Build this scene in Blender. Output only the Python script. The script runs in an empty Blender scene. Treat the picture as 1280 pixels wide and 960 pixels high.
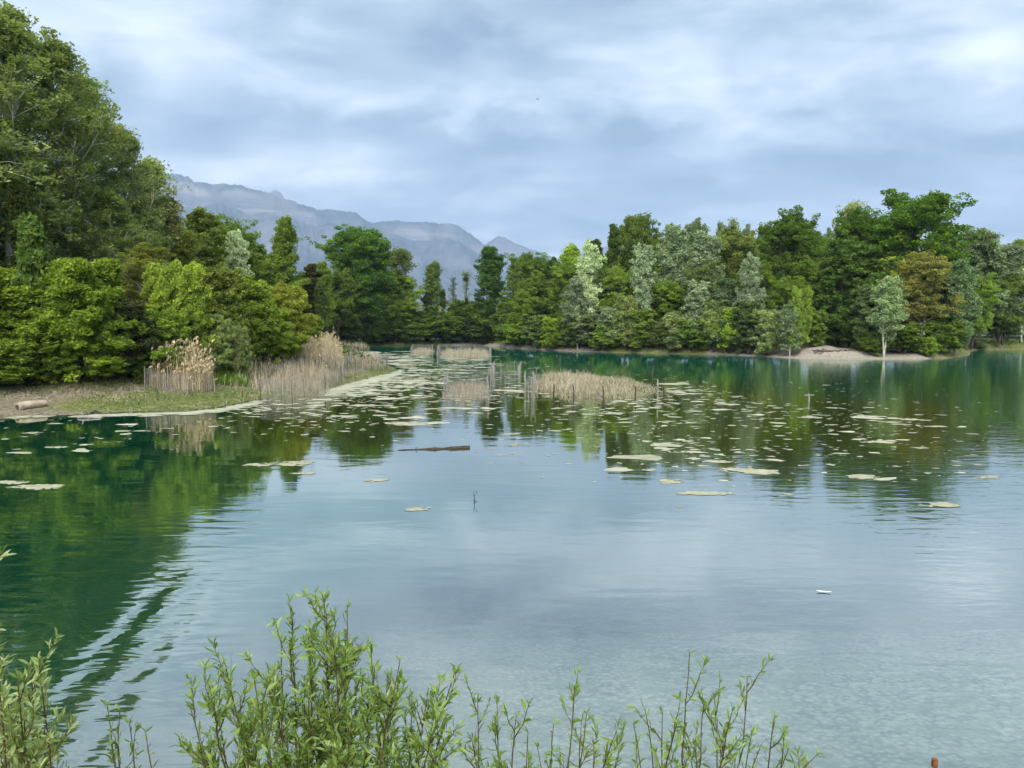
import bpy, math, random
import numpy as np
from mathutils import Vector

SC = bpy.context.scene
COL = SC.collection
RNG = np.random.default_rng(7)
F, HOR, CAMZ = 950.0, 405.0, 5.0
TH = math.atan((480 - HOR) / F)
CT, ST = math.cos(TH), math.sin(TH)

# ------------------------------------------------------------------ measuring
def ray(px, py):
    u = (480 - py) / F
    return (px - 640) / F, CT + ST * u, u * CT - ST
def gnd(px, py, z=0.0):
    dx, dy, dz = ray(px, py)
    t = (z - CAMZ) / dz
    return dx * t, dy * t
def topz(py, D):
    _, dy, dz = ray(640, py)
    return CAMZ + D * dz / dy
def xat(px, D, py=405):
    dx, dy, _ = ray(px, py)
    return dx / dy * D
def sst(a, b, v):
    t = np.clip((v - a) / (b - a), 0, 1)
    return t * t * (3 - 2 * t)

# ------------------------------------------------------------------ object helpers
def tag(o, label=None, cat=None, group=None, kind=None):
    if label: o['label'] = label
    if cat: o['category'] = cat
    if group: o['group'] = group
    if kind: o['kind'] = kind
    return o
def link(name, data, parent=None):
    o = bpy.data.objects.new(name, data); COL.objects.link(o)
    if parent: o.parent = parent
    return o
def thing(name, label, cat, loc=(0, 0, 0), group=None, rz=0):
    o = link(name, None); o.location = loc; o.rotation_euler = (0, 0, rz)
    o.empty_display_size = 0.3
    return tag(o, label, cat, group)

class MB:
    """collects vertices and faces as numpy blocks"""
    def __init__(s): s.v = []; s.n = 0; s.f = {3: [], 4: []}; s.ng = []; s.a = {3: [], 4: []}
    def add(s, v, f, var=None):
        v = np.asarray(v, float).reshape(-1, 3); f = np.asarray(f, int)
        k = f.shape[1]
        s.v.append(v); s.f[k].append(f + s.n); s.n += len(v)
        s.a[k].append(np.zeros(len(f)) if var is None else np.broadcast_to(var, (len(f),)).astype(float))
    def tube(s, pts, rad, sides=6, cap=True, var=None):
        pts = np.asarray(pts, float); n = len(pts)
        rad = np.broadcast_to(rad, (n,))
        tan = np.gradient(pts, axis=0); tan /= np.linalg.norm(tan, axis=1)[:, None] + 1e-9
        ref = np.where(np.abs(tan[:, 2:3]) > .9, np.array([[1., 0, 0]]), np.array([[0, 0, 1.]]))
        a = np.cross(tan, ref); a /= np.linalg.norm(a, axis=1)[:, None] + 1e-9
        b = np.cross(tan, a)
        ang = np.arange(sides) / sides * 2 * math.pi
        ring = pts[:, None] + rad[:, None, None] * (np.cos(ang)[None, :, None] * a[:, None] + np.sin(ang)[None, :, None] * b[:, None])
        i = np.arange(n - 1)[:, None] * sides; j = np.arange(sides)[None]; j2 = (j + 1) % sides
        f = np.stack([i + j, i + j2, i + sides + j2, i + sides + j], -1).reshape(-1, 4)
        v = ring.reshape(-1, 3)
        s.add(v, f, var)
        if cap:
            for k, c in ((0, pts[0]), (n - 1, pts[-1])):
                vv = np.vstack([ring[k], c]); q = np.arange(sides)
                s.add(vv, np.stack([q, (q + 1) % sides, np.full(sides, sides)], -1))
    def box(s, c, h, var=None):
        c = np.array(c); h = np.array(h)
        v = np.array([[x, y, z] for x in (-1, 1) for y in (-1, 1) for z in (-1, 1)]) * h + c
        s.add(v, [[0, 1, 3, 2], [4, 6, 7, 5], [0, 4, 5, 1], [2, 3, 7, 6], [0, 2, 6, 4], [1, 5, 7, 3]], var)
    def mesh(s, name, mat, smooth=False):
        me = bpy.data.meshes.new(name)
        v = np.vstack(s.v) if s.v else np.zeros((0, 3))
        f4 = np.vstack(s.f[4]) if s.f[4] else np.zeros((0, 4), int)
        f3 = np.vstack(s.f[3]) if s.f[3] else np.zeros((0, 3), int)
        me.vertices.add(len(v)); me.vertices.foreach_set('co', v.astype(np.float32).ravel())
        nl = f4.size + f3.size; nf = len(f4) + len(f3)
        me.loops.add(nl); me.polygons.add(nf)
        me.loops.foreach_set('vertex_index', np.concatenate([f4.ravel(), f3.ravel()]).astype(np.int32))
        st = np.concatenate([np.arange(len(f4)) * 4, f4.size + np.arange(len(f3)) * 3]).astype(np.int32)
        me.polygons.foreach_set('loop_start', st)
        if smooth: me.polygons.foreach_set('use_smooth', np.ones(nf, bool))
        at = me.attributes.new('var', 'FLOAT', 'FACE')
        va = np.concatenate(s.a[4] + s.a[3]) if nf else np.zeros(0)
        at.data.foreach_set('value', va.astype(np.float32))
        me.update(calc_edges=True)
        if mat: me.materials.append(mat)
        return me
    def build(s, name, mat, parent=None, smooth=False):
        return link(name, s.mesh(name, mat, smooth), parent)

def rnd_unit(rng, n):
    v = rng.normal(size=(n, 3)); return v / np.linalg.norm(v, axis=1)[:, None]

def leaf_quads(mb, c, size, rng, aspect=1.6, up=0.7, var=None, along=None):
    """one small rhombic leaf (spray) per centre"""
    n = len(c)
    nrm = rnd_unit(rng, n); nrm[:, 2] = np.abs(nrm[:, 2]) + up
    nrm /= np.linalg.norm(nrm, axis=1)[:, None]
    t = rnd_unit(rng, n) if along is None else along + 0.5 * rnd_unit(rng, n)
    u = np.cross(nrm, t); u /= np.linalg.norm(u, axis=1)[:, None] + 1e-9
    w = np.cross(u, nrm)
    sz = np.broadcast_to(size, (n,))[:, None] * rng.uniform(.6, 1.3, (n, 1))
    a = w * sz * .5 * aspect; b = u * sz * .5
    v = np.stack([c - a, c - b * .9 + a * .1, c + a, c + b * .9 + a * .1], 1).reshape(-1, 3)
    mb.add(v, np.arange(4 * n).reshape(-1, 4), var)

# ------------------------------------------------------------------ materials
def newmat(name):
    m = bpy.data.materials.new(name); m.use_nodes = True
    nt = m.node_tree; nt.nodes.clear()
    out = nt.nodes.new('ShaderNodeOutputMaterial')
    return m, nt, out
class G:
    """small node graph helper"""
    def __init__(s, nt): s.nt = nt
    def n(s, t, **k):
        o = s.nt.nodes.new(t)
        for a, b in k.items(): setattr(o, a, b)
        return o
    def l(s, a, b): s.nt.links.new(a, b)
    def _in(s, sock, v):
        if hasattr(v, 'is_output'): s.l(v, sock)
        else:
            sock.default_value = v
    def m(s, op, a, b=0.0, c=None, clamp=False):
        o = s.n('ShaderNodeMath', operation=op, use_clamp=clamp)
        s._in(o.inputs[0], a); s._in(o.inputs[1], b)
        if c is not None: s._in(o.inputs[2], c)
        return o.outputs[0]
    def mapr(s, v, a, b, c=0.0, d=1.0, smooth=True):
        o = s.n('ShaderNodeMapRange', interpolation_type='SMOOTHSTEP' if smooth else 'LINEAR')
        s._in(o.inputs['Value'], v)
        for k, x in zip(('From Min', 'From Max', 'To Min', 'To Max'), (a, b, c, d)): s._in(o.inputs[k], x)
        return o.outputs['Result']
    def noise(s, vec, scale, detail=4, rough=.5, dist=0.0):
        o = s.n('ShaderNodeTexNoise'); s.l(vec, o.inputs['Vector'])
        o.inputs['Scale'].default_value = scale; o.inputs['Detail'].default_value = detail
        o.inputs['Roughness'].default_value = rough; o.inputs['Distortion'].default_value = dist
        return o.outputs['Fac']
    def mix(s, f, a, b, blend='MIX'):
        o = s.n('ShaderNodeMix', data_type='RGBA', blend_type=blend)
        s._in(o.inputs[0], f)
        for k, x in ((6, a), (7, b)):
            if hasattr(x, 'is_output'): s.l(x, o.inputs[k])
            else: o.inputs[k].default_value = tuple(x) + (1,) if len(x) == 3 else x
        return o.outputs[2]
    def vmap(s, vec, scale=(1, 1, 1), loc=(0, 0, 0), rot=(0, 0, 0)):
        o = s.n('ShaderNodeMapping'); s.l(vec, o.inputs[0])
        o.inputs['Scale'].default_value = scale; o.inputs['Location'].default_value = loc; o.inputs['Rotation'].default_value = rot
        return o.outputs[0]

def leaf_mat(name, hue=(1.55, 1.35, 1.0), rough=.6, transl=.46, gloss=.0, fixed=None):
    m, nt, out = newmat(name); g = G(nt)
    at = g.n('ShaderNodeAttribute', attribute_name='var')
    if fixed is None:
        oi = g.n('ShaderNodeObjectInfo'); base = oi.outputs['Color']
    else:
        rgb = g.n('ShaderNodeRGB'); rgb.outputs[0].default_value = (*fixed, 1); base = rgb.outputs[0]
    tc = g.n('ShaderNodeTexCoord')
    ns = g.noise(tc.outputs['Object'], .45, 2)
    v = g.m('ADD', g.m('MULTIPLY', at.outputs['Fac'], .75), g.m('MULTIPLY', g.m('SUBTRACT', ns, .5), .9), clamp=True)
    dark = g.mix(1.0, base, (.58, .64, .56), 'MULTIPLY')
    lite = g.mix(1.0, base, hue, 'MULTIPLY')
    c = g.mix(v, dark, lite)
    d = g.n('ShaderNodeBsdfDiffuse'); g.l(c, d.inputs[0])
    t = g.n('ShaderNodeBsdfTranslucent'); g.l(g.mix(1.0, c, (1.25, 1.3, .6), 'MULTIPLY'), t.inputs[0])
    s1 = g.n('ShaderNodeMixShader'); s1.inputs[0].default_value = transl; g.l(d.outputs[0], s1.inputs[1]); g.l(t.outputs[0], s1.inputs[2])
    if gloss <= 0:
        g.l(s1.outputs[0], out.inputs[0]); return m
    gl = g.n('ShaderNodeBsdfGlossy'); gl.inputs['Roughness'].default_value = rough; gl.inputs[0].default_value = (.9, .95, 1, 1)
    s2 = g.n('ShaderNodeMixShader'); s2.inputs[0].default_value = gloss; g.l(s1.outputs[0], s2.inputs[1]); g.l(gl.outputs[0], s2.inputs[2])
    g.l(s2.outputs[0], out.inputs[0])
    return m
def simple_mat(name, c1, c2, scale=4, rough=.85, stretch=(1, 1, 1), bump=0.0, var=0.0):
    m, nt, out = newmat(name); g = G(nt)
    tc = g.n('ShaderNodeTexCoord')
    vv = g.vmap(tc.outputs['Object'], stretch)
    f = g.mapr(g.noise(vv, scale, 5, .6), .3, .7)
    if var:
        at = g.n('ShaderNodeAttribute', attribute_name='var')
        f = g.m('ADD', g.m('MULTIPLY', f, 1 - var), g.m('MULTIPLY', at.outputs['Fac'], var), clamp=True)
    b = g.n('ShaderNodeBsdfPrincipled'); b.inputs['Roughness'].default_value = rough
    b.inputs['Specular IOR Level'].default_value = .2
    g.l(g.mix(f, c1, c2), b.inputs['Base Color'])
    if bump:
        bp = g.n('ShaderNodeBump'); bp.inputs['Strength'].default_value = .8; bp.inputs['Distance'].default_value = bump
        g.l(g.noise(vv, scale * 3, 5), bp.inputs['Height']); g.l(bp.outputs[0], b.inputs['Normal'])
    g.l(b.outputs[0], out.inputs[0])
    return m

M_LEAF = leaf_mat('leaf_green')
M_SILVER = leaf_mat('leaf_silver', hue=(1.35, 1.32, 1.2), transl=.35)
M_IVY = leaf_mat('leaf_ivy', transl=.1, fixed=(.035, .065, .025))
M_BARK = simple_mat('bark_grey', (.05, .042, .032), (.14, .12, .09), 3, stretch=(1, 1, .3))
M_PALE = simple_mat('bark_pale', (0.279, 0.271, 0.221), (0.508, 0.492, 0.426), 3, stretch=(1, 1, .5))
M_REED = simple_mat('reed_straw', (.225, .188, .115), (.470, .405, .275), .8, var=.7)
M_PLUME = simple_mat('reed_plume', (.35, .28, .155), (.54, .455, .285), 2, var=.6)
M_GOLD = simple_mat('reed_golden', (0.262, 0.205, 0.107), (0.525, 0.435, 0.271), .8, var=.7)
M_STRAW = simple_mat('reed_pale_straw', (.19, .165, .11), (.47, .42, .30), .8, var=.7)
M_DRYREED = simple_mat('reed_dry_grey', (0.164, 0.139, 0.098), (0.410, 0.353, 0.246), .8, var=.7)
M_NET = simple_mat('net_grey', (0.107, 0.107, 0.102), (0.230, 0.230, 0.221), 1.5, var=.3)
M_POSTL = simple_mat('post_weathered', (0.164, 0.156, 0.139), (0.328, 0.320, 0.295), 2)
M_POSTD = simple_mat('post_dark', (.03, .028, .024), (.08, .07, .06), 2)
M_SCUM = simple_mat('floating_scum', (0.215, 0.225, 0.144), (0.471, 0.461, 0.349), 1.5, rough=.9, var=.6)
M_SCUMY = simple_mat('floating_scum_yellow', (.24, .24, .15), (.40, .39, .27), 2.2, rough=.9, var=.3)
M_LOG = simple_mat('log_bleached', (0.230, 0.180, 0.123), (0.426, 0.361, 0.279), 3, stretch=(.3, 1, 1), bump=.02)
M_DARKWOOD = simple_mat('wood_wet', (.012, .010, .008), (.05, .036, .024), 4, rough=.5, bump=.01)
M_RUST = simple_mat('iron_rust', (.12, .035, .012), (.30, .11, .04), 12, bump=.003)
M_TWIG = simple_mat('twig_brown', (.035, .022, .014), (.10, .065, .035), 8)
M_BIRD = simple_mat('bird_dark', (.02, .02, .022), (.05, .05, .05), 5)
M_FEATHER = simple_mat('feather_white', (.6, .6, .56), (.8, .8, .76), 9)

# ------------------------------------------------------------------ ground
SHORE_PX = [(-60, 532), (0, 524), (30, 520), (60, 519), (85, 519), (110, 517), (150, 515), (200, 514), (240, 512), (280, 508), (312, 501),
            (330, 498), (400, 496), (405, 488), (440, 479), (480, 468), (497, 462), (490, 457), (470, 450), (452, 443), (430, 439), (425, 436),
            (440, 434.5), (470, 432.5), (540, 431.5), (600, 431.5), (622, 434), (660, 436.5), (700, 438.5), (760, 440.5), (820, 441.5),
            (900, 443.5), (960, 446), (1000, 448.5), (1040, 449.5), (1100, 449.5), (1150, 449), (1190, 447.5), (1212, 444),
            (1212, 440), (1222, 437.5), (1260, 437), (1300, 437)]
shore = [gnd(*p) for p in SHORE_PX]
shore += [(150, 150), (230, 150), (260, 60), (160, 9), (60, 9.2), (20, 8.8), (8, 8.35), (5, 8.1), (3, 7.8), (0, 7.7), (-6, 7.6), (-14, 7.4), (-30, 9), (-48, 16), (-40, 28), (-32, 36)]
POLY = np.array(shore)
def sdist(x, y):
    """distance to the lake outline, negative inside the lake"""
    x = np.asarray(x, float); y = np.asarray(y, float)
    d = np.full(x.shape, 1e9); ins = np.zeros(x.shape, bool)
    P = POLY; Q = np.roll(POLY, -1, 0)
    for (ax, ay), (bx, by) in zip(P, Q):
        ex, ey = bx - ax, by - ay
        t = np.clip(((x - ax) * ex + (y - ay) * ey) / (ex * ex + ey * ey), 0, 1)
        d = np.minimum(d, np.hypot(x - ax - t * ex, y - ay - t * ey))
        if ey != 0:
            c = ((ay > y) != (by > y)) & (x < ex * (y - ay) / ey + ax)
            ins ^= c
    return np.where(ins, -d, d)
def vnoise(x, y, s, seed=0):
    """cheap smooth noise, -1..1"""
    r = np.random.default_rng(seed); o = 0
    for k in range(6):
        a = r.uniform(0, 2 * math.pi); f = s * r.uniform(.6, 1.6); p = r.uniform(0, 6.28)
        o = o + np.sin((x * math.cos(a) + y * math.sin(a)) * f + p + 1.3 * np.sin((x * math.sin(a) - y * math.cos(a)) * f * .7 + p * 2))
    return o / 4
BEACH = gnd(1050, 449)
ISL = gnd(741, 483)
def height(x, y):
    x = np.asarray(x, float); y = np.asarray(y, float)
    d = sdist(x, y)
    left = sst(4, -12, x - (y - 60) * -.05) * sst(125, 95, y)
    dp = np.maximum(d, 0)
    hl = .075 * dp + 1.5 * sst(6, 15, dp) + 1.2 * sst(13, 40, dp)
    hl = np.where(x > -15 - .0 * y, .03 * dp + .25 * sst(2, 12, dp) + 1.5 * sst(14, 26, dp), hl)
    hr = .25 * sst(0, .8, dp) + .9 * sst(.6, 2.6, dp) + .9 * sst(3, 30, dp)
    bx = np.abs(x - BEACH[0]) / 11.5
    bm = sst(1.35, .75, bx) * sst(90, 98, y) * sst(135, 128, y)
    mx = sst(5.6, 4.0, np.abs(x - BEACH[0] - .6) + .6 * vnoise(x, y, 1.4, 6))
    hb = .22 * sst(0, 1.6, dp) + .25 * sst(2.2, 4, dp) + (.6 * mx + .35 * sst(.1, .6, vnoise(x, y, .55, 5))) * sst(2.7, 3.5, dp + .9 * vnoise(x, y, 1.1, 3)) + .35 * sst(4.5, 9, dp)
    hr = hr * (1 - bm) + hb * bm
    h = hl * left + hr * (1 - left)
    h = h + .05 * vnoise(x, y, .8, 1) * sst(0, 3, dp) + .015 * vnoise(x, y, 3.1, 2) * sst(0, .6, dp)
    h = np.maximum(h, .02 * sst(0, .3, dp))
    inside = -np.minimum(.16 * np.maximum(-d, 0) + .02, 3.2) - .03 * sst(0, 2, -d) * vnoise(x, y, 2.3, 9)
    h = np.where(d > 0, h, inside)
    r = np.hypot((x - ISL[0]) / 5.0, (y - ISL[1]) / 11.0)
    h = np.where(d < 0, np.maximum(h, .10 - 1.2 * np.maximum(r - .85, 0)), h)
    # the photographer's bank
    near = np.interp(y, [-40, 1.2, 2.6, 5.2, 7.0, 8.0], [3.9, 3.35, 2.85, 1.45, .42, .06]) + .03 * vnoise(x, y, 2.2, 12) * sst(8, 6, y)
    w = sst(9.5, 7.2, y) * sst(-60, -30, x) * (d > -.2)
    h = np.where(d > 0, h * (1 - w) + np.maximum(near, .02) * w, h)
    return h

def axis_pts(lo, hi, step, far, fine=None):
    c = np.arange(lo, hi + step, step)
    if fine: c = np.unique(np.concatenate([c, np.arange(*fine)]))
    g, s, out = hi, step, []
    while g < far: s *= 1.28; g += s; out.append(g)
    g, s, out2 = lo, step, []
    while g > -far: s *= 1.28; g -= s; out2.append(g)
    return np.concatenate([out2[::-1], c, out])
xs = axis_pts(-85, 190, 1.1, 7600, (-14, 14, .35)); ys = axis_pts(-6, 185, 1.0, 11500, (0, 16, .25))
X, Y = np.meshgrid(xs, ys)
Z = height(X, Y)
Z += 6 * sst(600, 4000, np.hypot(X, Y)) * (1 + vnoise(X, Y, .002, 4))
mb = MB()
nx, ny = len(xs), len(ys)
ii = (np.arange(ny - 1)[:, None] * nx + np.arange(nx - 1)[None]).ravel()
mb.add(np.stack([X, Y, Z], -1).reshape(-1, 3), np.stack([ii, ii + 1, ii + nx + 1, ii + nx], -1))
m, nt, out = newmat('ground_soil'); g = G(nt)
at = g.n('ShaderNodeVertexColor', layer_name='cover'); sep = g.n('ShaderNodeSeparateColor'); g.l(at.outputs[0], sep.inputs[0])
tc = g.n('ShaderNodeTexCoord'); ob = tc.outputs['Object']
n1 = g.noise(ob, .5, 6, .6); n2 = g.noise(ob, 3.5, 6, .65); n3 = g.noise(ob, 14, 4, .6)
soil = g.mix(g.mapr(n2, .3, .7), (.09, .075, .05), (.25, .22, .16))
grass = g.mix(g.mapr(n2, .35, .65), (.05, .075, .018), (.15, .17, .05))
grass = g.mix(g.mapr(n1, .52, .7), grass, (.20, .18, .09))
sand = g.mix(g.mapr(n2, .3, .75), (.19, .17, .14), (.36, .33, .28))
vor = g.n('ShaderNodeTexVoronoi'); g.l(ob, vor.inputs['Vector']); vor.inputs['Scale'].default_value = 9
peb = g.mix(g.mapr(vor.outputs['Distance'], .1, .6), (.42, .40, .36), (.15, .14, .12))
vs = g.n('ShaderNodeSeparateColor'); g.l(vor.outputs['Color'], vs.inputs[0])
peb = g.mix(g.m('MULTIPLY', vs.outputs[0], .7), peb, (.50, .46, .38))
peb = g.mix(g.mapr(g.noise(ob, 1.6, 4), .45, .7), peb, (.26, .27, .20))
nz = g.m('MULTIPLY', g.m('SUBTRACT', n1, .5), 1.2)
def wgt(s): return g.mapr(g.m('ADD', s, g.m('MULTIPLY', g.m('SUBTRACT', n2, .5), .5)), .35, .65)
c = g.mix(wgt(g.m('ADD', sep.outputs[0], nz)), soil, grass)
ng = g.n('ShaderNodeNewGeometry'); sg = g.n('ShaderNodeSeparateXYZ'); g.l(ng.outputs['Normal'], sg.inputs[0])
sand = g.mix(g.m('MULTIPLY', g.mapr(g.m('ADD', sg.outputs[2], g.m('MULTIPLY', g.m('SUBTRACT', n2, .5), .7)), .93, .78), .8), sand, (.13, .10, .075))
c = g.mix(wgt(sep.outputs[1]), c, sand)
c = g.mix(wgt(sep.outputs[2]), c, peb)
b = g.n('ShaderNodeBsdfPrincipled'); b.inputs['Roughness'].default_value = .95; b.inputs['Specular IOR Level'].default_value = .1
g.l(c, b.inputs['Base Color'])
bp = g.n('ShaderNodeBump'); bp.inputs['Strength'].default_value = 1; bp.inputs['Distance'].default_value = .06
g.l(g.m('ADD', n2, g.m('MULTIPLY', vor.outputs['Distance'], .35)), bp.inputs['Height']); g.l(bp.outputs[0], b.inputs['Normal'])
g.l(b.outputs[0], out.inputs[0])
me = mb.mesh('ground', m, smooth=True)
D_ = sdist(X, Y)
leftm = sst(0, -8, X) * sst(125, 95, Y)
grassw = np.clip(.34 + .6 * sst(7, 12, D_) * leftm + .5 * (1 - leftm) + .7 * sst(20, 30, D_), 0, 1)
fr = np.abs(Y - 48) ; mat_flat = sst(8, 3, np.abs(X + 20)) * sst(7, 3, np.abs(Y - 48.5)) * (D_ < 6.5)
grassw = np.clip(grassw + .9 * mat_flat + .8 * (X > -15) * leftm, 0, 1)
grassw *= 1 - sst(.9, .2, D_) * .5
bx = np.abs(X - BEACH[0]) / 12.5
sand_w = sst(1.4, .9, bx) * sst(9.5, 7, D_) * (Y > 90) * (Y < 130) + .75 * (Y > 135) * (np.abs(X - xat(650, 155)) < 16) * sst(2.2, 1, D_)
sand_w = np.maximum(sand_w, .40 * (X > 10) * (Y > 90) * sst(1.0, .3, D_))
near_w = sst(16, 13, Y) * np.where(Y < 5.5, .25, 1)
cov = np.stack([grassw * (1 - near_w), np.clip(sand_w, 0, 1), near_w, np.ones_like(X)], -1).reshape(-1, 4)
ca = me.color_attributes.new('cover', 'FLOAT_COLOR', 'POINT'); ca.data.foreach_set('color', cov.astype(np.float32).ravel())
tag(link('ground', me), 'lake basin floor with muddy, grassy and sandy banks', 'ground', kind='structure')

# ------------------------------------------------------------------ water
m, nt, out = newmat('lake_water'); g = G(nt)
geo = g.n('ShaderNodeNewGeometry'); pos = geo.outputs['Position']
sp = g.n('ShaderNodeSeparateXYZ'); g.l(pos, sp.inputs[0]); wx, wy = sp.outputs[0], sp.outputs[1]
flat = g.vmap(pos, (1, 1, 0))
big = g.noise(flat, .05, 3)
# ripple fields
r_calm = g.noise(g.vmap(pos, (.30, .85, 0), rot=(0, 0, .25)), 1.0, 2, .5, .4)
r_mid = g.noise(g.vmap(pos, (.9, 3.2, 0), rot=(0, 0, -.22)), 1.0, 2, .5, .6)
r_fine = g.noise(g.vmap(pos, (3.0, 8.0, 0), rot=(0, 0, .1)), 1.0, 3, .6, .3)
r_diag = g.noise(g.vmap(pos, (.5, 2.1, 0), rot=(0, 0, -.95)), 1.0, 2, .5, .8)
right = g.mapr(g.m('SUBTRACT', wx, g.m('MULTIPLY', wy, .28)), -5, 9)
patch = g.mapr(big, .42, .62)
nearl = g.m('MULTIPLY', g.mapr(g.m('ADD', wx, g.m('MULTIPLY', wy, .22)), -.2, -3.2), g.mapr(wy, 26, 14))
h = g.m('MULTIPLY', r_calm, .0075)
h = g.m('ADD', h, g.m('MULTIPLY', r_mid, g.m('ADD', .0016, g.m('MULTIPLY', right, .0075))))
h = g.m('ADD', h, g.m('MULTIPLY', r_fine, g.m('ADD', .0003, g.m('MULTIPLY', g.m('MULTIPLY', right, g.mapr(wy, 14, 32)), g.m('MULTIPLY', patch, .0016)))))
h = g.m('ADD', h, g.m('MULTIPLY', r_diag, g.m('MULTIPLY', nearl, .016)))
# low wake crossing the near left water
(ax_, ay_), (bx_, by_) = gnd(262, 665), gnd(60, 935)
ln_ = math.hypot(bx_ - ax_, by_ - ay_); nx_, ny_ = -(by_ - ay_) / ln_, (bx_ - ax_) / ln_
wd = g.m('SUBTRACT', g.m('ADD', g.m('MULTIPLY', wx, nx_), g.m('MULTIPLY', wy, ny_)), nx_ * ax_ + ny_ * ay_)
wd = g.m('ADD', wd, g.m('MULTIPLY', g.m('SUBTRACT', g.noise(flat, .35, 2), .5), 1.6))
env = g.m('POWER', 2.718, g.m('MULTIPLY', g.m('MULTIPLY', wd, wd), -1.8))
wk = g.m('MULTIPLY', g.m('SINE', g.m('MULTIPLY', wd, 7.5)), g.m('MULTIPLY', env, g.mapr(r_mid, .38, .62, .004, .020)))
h = g.m('ADD', h, g.m('MULTIPLY', wk, g.mapr(wy, 16.5, 12)))
bp = g.n('ShaderNodeBump'); bp.inputs['Strength'].default_value = 1; bp.inputs['Distance'].default_value = 1
g.l(h, bp.inputs['Height'])
# body colours: turquoise deep water, olive water over weed, clear shallows over the pebble bed
deep = (.0004, .044, .022); olive = (.024, .028, .006); farteal = (.0006, .088, .050); milky = (.074, .088, .077)
fx = g.m('DIVIDE', g.m('SUBTRACT', wx, 5.0), 21.0); fy = g.m('DIVIDE', g.m('SUBTRACT', wy, 43.0), 22.0)
rr = g.m('SQRT', g.m('ADD', g.m('MULTIPLY', fx, fx), g.m('MULTIPLY', fy, fy)))
rr = g.m('ADD', rr, g.m('MULTIPLY', g.m('SUBTRACT', g.noise(flat, .12, 3), .5), .6))
weed = g.mapr(rr, 1.15, .75)
col = g.mix(g.mapr(wy, 60, 90), deep, farteal)
col = g.mix(weed, col, olive)
shal = g.m('SUBTRACT', g.m('ADD', wx, 7.0), g.m('MULTIPLY', g.m('SUBTRACT', wy, 8.0), .34))
shal = g.m('MULTIPLY', g.mapr(shal, -1.0, 4.0), g.mapr(wy, 34, 14))
col = g.mix(g.m('MULTIPLY', shal, .9), col, milky)
dif = g.n('ShaderNodeBsdfDiffuse'); g.l(col, dif.inputs[0])
tr = g.n('ShaderNodeBsdfTransparent'); tr.inputs[0].default_value = (.80, .93, .88, 1)
see = g.m('MULTIPLY', g.mapr(g.m('ADD', wy, g.m('MULTIPLY', g.m('SUBTRACT', g.noise(flat, .6, 3), .5), 4)), 17, 9.5), g.mapr(wx, -6, 1))
body = g.n('ShaderNodeMixShader'); g.l(g.m('MULTIPLY', see, .95), body.inputs[0]); g.l(dif.outputs[0], body.inputs[1]); g.l(tr.outputs[0], body.inputs[2])
gl = g.n('ShaderNodeBsdfGlossy'); gl.inputs['Roughness'].default_value = .03; gl.inputs[0].default_value = (.96, 1, .94, 1)
g.l(bp.outputs[0], gl.inputs['Normal'])
lw = g.n('ShaderNodeLayerWeight'); lw.inputs[0].default_value = .5; g.l(bp.outputs[0], lw.inputs['Normal'])
fac = g.mapr(lw.outputs['Facing'],   .40, .97, .29, .80, smooth=False)
ms = g.n('ShaderNodeMixShader'); g.l(fac, ms.inputs[0]); g.l(body.outputs[0], ms.inputs[1]); g.l(gl.outputs[0], ms.inputs[2])
g.l(ms.outputs[0], out.inputs[0])
mb = MB(); wxs = np.linspace(-84, 262, 30); wys = np.linspace(7.0, 184, 20); WX, WY = np.meshgrid(wxs, wys)
ii = (np.arange(19)[:, None] * 30 + np.arange(29)[None]).ravel()
mb.add(np.stack([WX, WY, WX * 0], -1).reshape(-1, 3), np.stack([ii, ii + 1, ii + 31, ii + 30], -1))
tag(mb.build('water', m), 'calm turquoise lake surface mirroring clouds and trees', 'water', kind='structure')

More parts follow.
